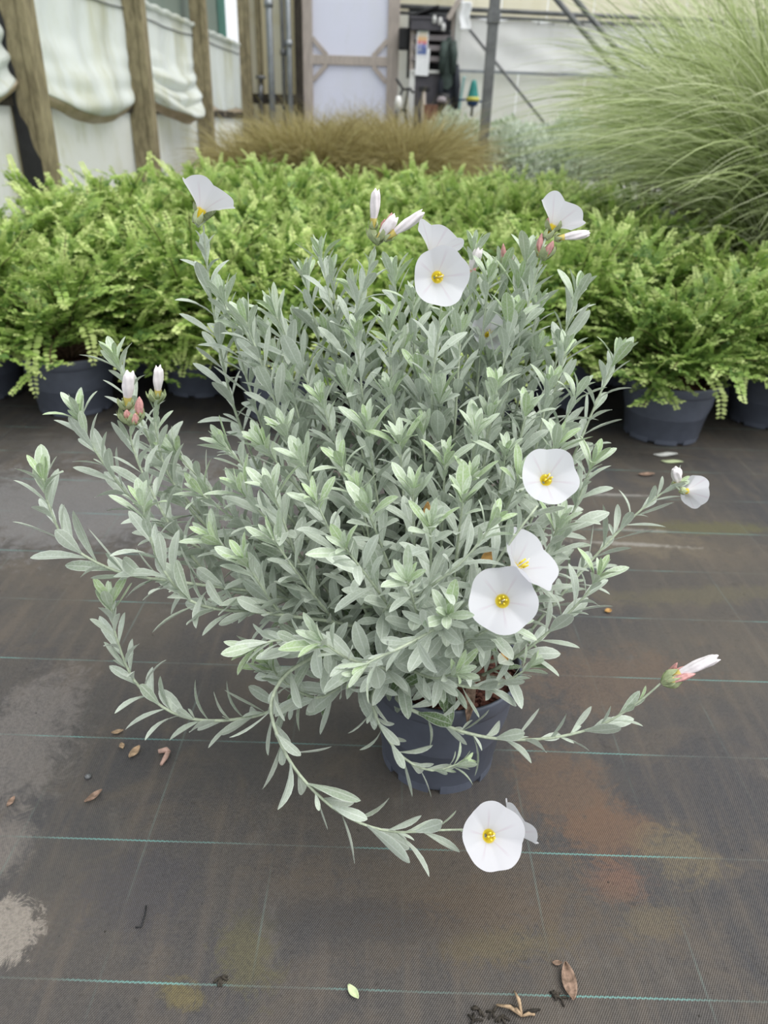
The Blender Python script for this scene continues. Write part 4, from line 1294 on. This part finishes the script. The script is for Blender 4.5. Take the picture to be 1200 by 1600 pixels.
def bud(base, direction, L, r, kind, seed=0):
    """closed spiral bud; kind 'white' or 'pink'"""
    rr = random.Random(seed); n = 24; rows = 16; V = []
    for j in range(rows + 1):
        t = j / rows
        if kind == 'white':
            prof = .42 + .58 * min(1, t * 1.8) if t < .9 else 1.0 - (t - .9) * 3.2
            prof *= .85 + .15 * math.sin(t * 3)
        else:
            prof = math.sin(math.pi * min(1, .16 + t * .84)) ** .8
        for k in range(n):
            a = 2 * math.pi * k / n
            fl = 1 + .16 * math.cos(5 * a + 5.5 * t)
            bend = .10 * L * t * t
            V.append((r * prof * fl * math.cos(a) + bend * .5, r * prof * fl * math.sin(a), L * t + (r * .35 * math.sin(3 * a + seed) if j == rows and kind == 'white' else 0)))
    V.append((.05 * L, 0, L * (.93 if kind == 'white' else 1.02)))
    Fq = [(j * n + k, j * n + (k + 1) % n, (j + 1) * n + (k + 1) % n, (j + 1) * n + k) for j in range(rows) for k in range(n)]
    me = bpy.data.meshes.new('bud')
    me.from_pydata(V, [], Fq + [(rows * n + k, rows * n + (k + 1) % n, len(V) - 1) for k in range(n)])
    for p in me.polygons: p.use_smooth = True
    me.materials.append(M['budwhite'] if kind == 'white' else M['pinkbud'])
    o = link('bud', me, bush)
    o.matrix_local = Matrix.Translation(base - PC) @ frame(direction, seed)
    yb = MB().lathe([(r * .40, -.001), (r * (.50 if kind == 'white' else .72), L * .06), (r * (.70 if kind == 'white' else .95), L * .20), (r * (.78 if kind == 'white' else 1.02), L * .26)], 20)
    link('bud_base', yb.mesh('bud_base', M['yellowbase']), o)
    ca = link('calyx', sepals(r * .95, L * .26 if kind == 'white' else L * .5, 5, seed), o); ca.location = (0, 0, -L * .06)
    return o


TOCAM = lambda px, py, Y: (CAMPOS - at(px, py, Y)).normalized()
def towards(px, py, Y, dx, dy):
    """direction to the viewer tipped by dx (to the right) and dy (up)"""
    v = TOCAM(px, py, Y); rt = Vector((1, 0, 0)); up = rt.cross(-v).normalized()
    return (v + rt * dx + up * dy).normalized()


flower(690, 432, .75, .0295, towards(690, 432, .75, .30, .05), .024, 1, .3, 2, neck=fB[-1])
flower(688, 368, .80, .0265, Vector((.36, .45, .8)), .032, .3, .9, 3, .1, neck=fB[-2])
flower(860, 743, .66, .0300, towards(860, 743, .66, .30, .32), .024, 1, 1.2, 4, neck=fD[-1])
flower(786, 937, .585, .0338, towards(786, 937, .585, .05, .10), .022, 1, .1, 5, neck=fF[-1])
flower(832, 872, .62, .0360, towards(832, 872, .62, 1.2, .80), .036, 1, .7, 6, neck=fF[-2])
flower(772, 1307, .52, .0345, towards(772, 1307, .52, .38, -.02), .024, 1, .5, 7, neck=fE[-1])
flower(815, 1283, .565, .0290, Vector((.75, .45, .35)), .028, .3, .2, 8, .1, neck=fE[-2])
flower(327, 302, .88, .0320, Vector((.36, .50, .8)), .034, .3, .4, 9, neck=at(320, 345, .885))
flower(880, 330, .90, .0290, Vector((.52, .42, .75)), .034, .3, .2, 10, neck=fC[-1])
flower(768, 517, .90, .0250, towards(768, 517, .90, .3, .5), .020, 1, .4, 11, neck=at(760, 560, .93))
flower(1086, 768, .83, .0215, Vector((.80, .42, -.22)), .026, .3, .6, 12, neck=fH[-1])
tip = lambda px, py, Y: at(px, py, Y)
def dirp(a, b): return (b - a).normalized()
B_ = [((583, 355), (586, 297), .88, .0052, 'white'), ((590, 375), (618, 340), .875, .0058, 'white'), ((603, 372), (662, 335), .875, .0052, 'white'),
      ((600, 365), (614, 332), .89, .0036, 'pink'), ((597, 362), (602, 342), .895, .0034, 'pink'),
      ((733, 432), (748, 388), .93, .0060, 'white'), ((733, 440), (742, 418), .925, .004, 'pink'),
      ((869, 372), (920, 366), .885, .0046, 'white'), ((842, 400), (846, 364), .89, .0040, 'pink'), ((852, 402), (866, 376), .885, .0042, 'pink'),
      ((786, 412), (788, 380), .95, .0034, 'pink'), ((795, 412), (800, 390), .95, .003, 'pink'), ((860, 352), (858, 338), .90, .0036, 'pink'),
      ((199, 632), (200, 582), .75, .0058, 'white'), ((247, 620), (246, 574), .79, .0052, 'white'), ((217, 650), (219, 620), .745, .0042, 'pink'), ((199, 655), (199, 640), .745, .0036, 'pink'),
      ((210, 662), (212, 645), .74, .0036, 'pink'),
      ((1045, 1060), (1120, 1026), .65, .0058, 'white'), ((1042, 1064), (1088, 1054), .645, .0040, 'pink'), ((1040, 1060), (1075, 1042), .655, .0038, 'pink'), ((1042, 1058), (1060, 1036), .66, .0034, 'pink'),
      ((1058, 757), (1058, 733), .83, .0060, 'white')]
for k, (a, b, Y, r_, kd) in enumerate(B_):
    pa, pb = at(*a, Y), at(*b, Y - .004)
    bud(pa, pb - pa, (pb - pa).length, r_, kd, k)
# leafy green bracts around the bud clusters
def bracts(px, py, Y, n, L, seed):
    rr = random.Random(seed); p = at(px, py, Y)
    mb = MB()
    for k in range(n):
        a = 2 * math.pi * k / n + rr.uniform(-.3, .3); w = L * .24
        d = Vector((math.cos(a) * .55, math.sin(a) * .55, 1)).normalized()
        s_ = d.cross(UP).normalized()
        for z0 in (0,):
            mb.grid(lambda u, v: p - PC + d * (L * v) + s_ * ((u - .5) * 2 * w * math.sin(math.pi * (0.08 + .88 * v))) + Vector((math.cos(a), math.sin(a), 0)) * (L * .25 * math.sin(v * 2.6)), 3, 6)
    mb.build('bract_cluster', M['calyx'], bush)
bracts(208, 668, .748, 9, .024, 1); bracts(199, 643, .75, 6, .016, 2); bracts(246, 632, .79, 8, .018, 3)
bracts(590, 384, .88, 6, .022, 4); bracts(850, 408, .889, 6, .020, 5); bracts(862, 366, .89, 6, .018, 6)
bracts(322, 345, .885, 6, .022, 7); bracts(738, 442, .94, 5, .018, 8); bracts(790, 418, .95, 5, .016, 9)
def bracts_dir(px, py, Y, L, seed, target):
    rr = random.Random(seed); p = at(px, py, Y); ax = (at(*target, Y) - p).normalized(); fm = frame(ax).to_3x3()
    mb = MB()
    for k in range(7):
        a = 2 * math.pi * k / 7; w = L * .28
        ra = fm @ Vector((math.cos(a), math.sin(a), 0)); ta = fm @ Vector((-math.sin(a), math.cos(a), 0))
        ll = L * rr.uniform(.8, 1.2)
        mb.grid(lambda u, v: p - PC + ax * (ll * v) + ra * (.0025 + L * .36 * math.sin(min(1, v * 1.2) * 2.0)) + ta * ((u - .5) * 2 * w * math.sin(math.pi * (.12 + .84 * v))), 3, 6)
    mb.build('bract_cluster', M['calyx'], bush)
bracts_dir(1034, 1068, .65, .020, 11, (1120, 1026))

# shoots bend aside from the open flowers: no leaf lies across them
def pix(p):
    q = CAMROT.transposed() @ (Vector(p) - CAMPOS)
    return 600 - F * q.x / q.z, 800 + F * q.y / q.z, -q.z
OPEN = [(690, 430, 44, .80), (860, 745, 48, .72), (786, 937, 56, .74), (835, 872, 48, .76), (775, 1305, 56, .82), (327, 305, 40, .9), (880, 335, 36, .9), (590, 340, 40, .9), (640, 345, 22, .9), (860, 385, 24, .9)]
def clear(Mx):
    for t_ in (0.3, 0.65, 1.0):
        x_, y_, d_ = pix(Mx @ Vector((0, t_, 0)))
        for fx, fy, fr, fd in OPEN:
            if (x_ - fx) ** 2 + (y_ - fy) ** 2 < fr * fr and d_ < fd: return False
    return True
LEAVES = [l_ for l_ in LEAVES if clear(l_[3])]

# ---- choose the leaves that show largest as single parts; join the rest
Vall = []; Fall = []; off = 0; cent = []
for (idx, si, ti, Mx) in LEAVES:
    V, Fq = SHAPES[si]
    A3 = np.array(Mx.to_3x3()); W_ = V @ A3.T + np.array(Mx.translation)
    Vall.append(W_); Fall.append(Fq + off); off += len(V)
VA = np.concatenate(Vall); FA = np.concatenate(Fall)
bvh = BVHTree.FromPolygons([tuple(v) for v in VA.tolist()], [tuple(f) for f in FA.tolist()])
score = []
for k, W_ in enumerate(Vall):
    c = Vector(W_[10]); ax = Vector(W_[22] - W_[1]); sd = Vector(W_[14] - W_[12])
    v = CAMPOS - c; dist = v.length; v.normalize()
    area = abs(ax.cross(sd).dot(v)) / dist ** 2
    vis = 0
    for j in (4, 7, 10, 13, 16):
        p = Vector(W_[j]); dv = p - CAMPOS; L = dv.length; dv.normalize()
        h = bvh.ray_cast(CAMPOS, dv, L - 0.002)
        if h[0] is None: vis += 1
    score.append(area * vis / 5)
order = np.argsort(score)[::-1]
single = set(order[:300].tolist())
for k in single:
    idx, si, ti, Mx = LEAVES[k]
    o = link('leaf', leaf_mesh(si, ti), STEMS[idx])
    o.matrix_local = Matrix.Translation(-PC) @ Mx
rest = [k for k in range(len(LEAVES)) if k not in single]
Vr = np.concatenate([Vall[k] for k in rest]) - np.array(PC)
nv = len(SHAPES[0][0]); Fr = np.concatenate([SHAPES[LEAVES[k][1]][1] + i * nv for i, k in enumerate(rest)])
tr_ = np.repeat([TINTS[LEAVES[k][2]] for k in rest], nv)
o = link('foliage', np_mesh('foliage', Vr, Fr, M['silver'], True, {'tint': tr_, 'across': np.tile([1.0, 0.0, 1.0], len(Vr) // 3)}), bush); o['kind'] = 'stuff'
# yellowed and dead leaves inside the bush
M['dead'] = plain('dead_orange_leaf', (0.52, 0.30, 0.10), 0.7, 0.25, 90)
M['dead2'] = plain('dry_pinkish_leaf', (0.26, 0.175, 0.13), 0.8, 0.35, 160, dark=(0.12, 0.08, 0.055))
def dead_leaf(p, d, nrm, L, W, m, name='dead_leaf', parent=None, curl=.25):
    d = Vector(d).normalized(); n_ = Vector(nrm); n_ = (n_ - d * n_.dot(d)).normalized(); s_ = d.cross(n_)
    mb = MB()
    def fn(u, v):
        w = W * math.sin(math.pi * (0.04 + 0.94 * v)) ** .8; t = (u - .5) * 2
        return d * (L * (v - .5)) + s_ * (t * w) + n_ * (curl * W * t * t + curl * L * .5 * (v - .5) ** 2 + .02 * L * math.sin(7 * v + 3 * t))
    mb.grid(fn, 6, 12)
    o = mb.build(name, m, parent); o.modifiers.new('t', 'SOLIDIFY').thickness = .0006
    o.location = Vector(p) - (PC if parent else Vector((0, 0, 0)))
    return o
for px, py, Y, dd, L, W in ((667, 800, .66, (0, .1, -1), .026, .004), (765, 868, .66, (.6, 0, .5), .022, .006), (788, 1020, .68, (.3, 0, -.8), .026, .004), (668, 820, .665, (.1, .1, -1), .018, .003)):
    dead_leaf(at(px, py, Y), dd, (0, -1, .4), L, W, M['dead'], parent=bush)
dead_leaf(at(735, 1085, .695), (-.05, -.2, -1), (0, -1, .3), .075, .006, M['dead2'], parent=bush)
dead_leaf(at(768, 1063, .72), (1, -.2, .05), (0, -.5, 1), .055, .007, M['dead2'], parent=bush)

# ------------------------------------------------------------------ litter on the cloth
M['tan'] = plain('tan_dry_leaf', (0.42, 0.30, 0.19), 0.8, 0.3, 120)
M['greenleaf'] = plain('pale_green_leaf', (0.58, 0.66, 0.40), 0.7, 0.1, 80)
def litter(px, py, ang, L, W, m, label, name='fallen_leaf', curl=.5):
    g = ground(px, py)
    o = dead_leaf((g.x, g.y, 0.0015 + .2 * curl * W), (math.cos(ang), math.sin(ang), .04), (0, 0, 1), L, W, m, name, None, curl)
    tag(o, label, 'leaf', 'fallen leaves on the cloth'); return o
litter(184, 1146, .3, .017, .004, M['tan'], 'dry tan leaf lying beside the teal thread')
litter(191, 1168, -1.1, .012, .004, M['tan'], 'smallest tan seed leaf near the folded pink leaf')
litter(211, 1178, 1.2, .023, .006, M['tan'], 'round-bellied tan leaf next to the folded pink leaf')
litter(147, 1247, .9, .026, .005, M['dead2'], 'brown speckled dry leaf lying apart from the tan leaves')
litter(552, 1553, -.9, .018, .0045, M['greenleaf'], 'pale green fresh leaf lying on the teal thread')
litter(888, 1537, 1.6, .038, .008, M['dead2'], 'large curled brown leaf on the mouldy cloth')
litter(870, 1507, 0, .011, .003, M['dead2'], 'tiny pink petal scrap above the large brown leaf')
litter(950, 957, .3, .014, .006, M['dead'], 'single orange leaf lying under the right hand branch')
litter(1040, 712, .1, .07, .012, M['white_paint'], 'pale grey leaf below the clear grey pot', curl=.2)
litter(1050, 723, -.1, .06, .010, M['greenleaf'], 'pale green leaf lying below the clear grey pot', curl=.2)
litter(1010, 743, .1, .045, .009, M['dead2'], 'dull pink leaf lying between thread and flower branch', curl=.3)
litter(18, 1255, 1.4, .016, .004, M['dead2'], 'brown leaf scrap on the pale silt patch')
g = ground(255, 1187); fl = empty('folded_leaf', (g.x, g.y, 0.002)); tag(fl, 'pink brown dry leaf folded into a hook shape', 'leaf')
M['pinkdry'] = plain('pink_dry_leaf', (0.50, 0.33, 0.27), 0.8, 0.15, 120)
MB().tube([(-.009, .010, .003), (.002, .013, .004), (.006, .009, .004)], [.003, .004, .003], 8).build('fold', M['pinkdry'], fl)
MB().tube([(.005, .012, .003), (.004, .0, .003), (.001, -.013, .002)], [.003, .0035, .002], 8).build('blade', M['pinkdry'], fl)
g = ground(223, 1435)
tag(MB().tube([(g.x - .004, g.y - .012, .002), (g.x + .002, g.y - .011, .002), (g.x + .002, g.y + .004, .003), (g.x, g.y + .014, .002)], .0009, 6).build('twig', M['black']), 'thin black hooked twig on the bare cloth', 'twig')
g = ground(138, 1215)
tag(MB().lathe([(0, 0), (.005, .001), (.004, .004), (0, .006)], 7, g).build('grit_stone', M['steel_dark']), 'small grey stone lying between dry leaves', 'stone')
# crumpled dead foliage at the bottom
g = ground(815, 1590); dl = empty('withered_stalk', (g.x, g.y, 0)); tag(dl, 'withered straw coloured stalk remains on mouldy cloth', 'plant remains')
rr = random.Random(4)
for k in range(9):
    a = rr.uniform(-.4, 3.0); L = rr.uniform(.012, .03)
    MB().tube([(0, 0, .003), (L * .5 * math.cos(a), L * .5 * math.sin(a), rr.uniform(.004, .010)), (L * math.cos(a), L * math.sin(a), .002)], [.0014, .002, .0008], 6).build('strand', M['tan'] if k % 3 else M['timber_dark'], dl)
for k, (px, py) in enumerate(((748, 1578), (770, 1582), (782, 1590), (740, 1596), (866, 1556), (345, 1528), (875, 1560))):
    g = ground(px, py); r0 = random.Random(k)
    mb = MB()
    for j in range(5):
        a = r0.uniform(0, 6.28); L = r0.uniform(.004, .010)
        mb.tube([(g.x, g.y, .001), (g.x + L * .5 * math.cos(a), g.y + L * .5 * math.sin(a), .003), (g.x + L * math.cos(a), g.y + L * math.sin(a), .001)], .0012, 5)
    tag(mb.build('soil_crumb', M['timber_dark']), 'dark crumb of rotted moss stuck to the cloth', 'crumb', 'dark crumbs on the cloth')
print('leaves', len(LEAVES), 'stems', len(STEMS))
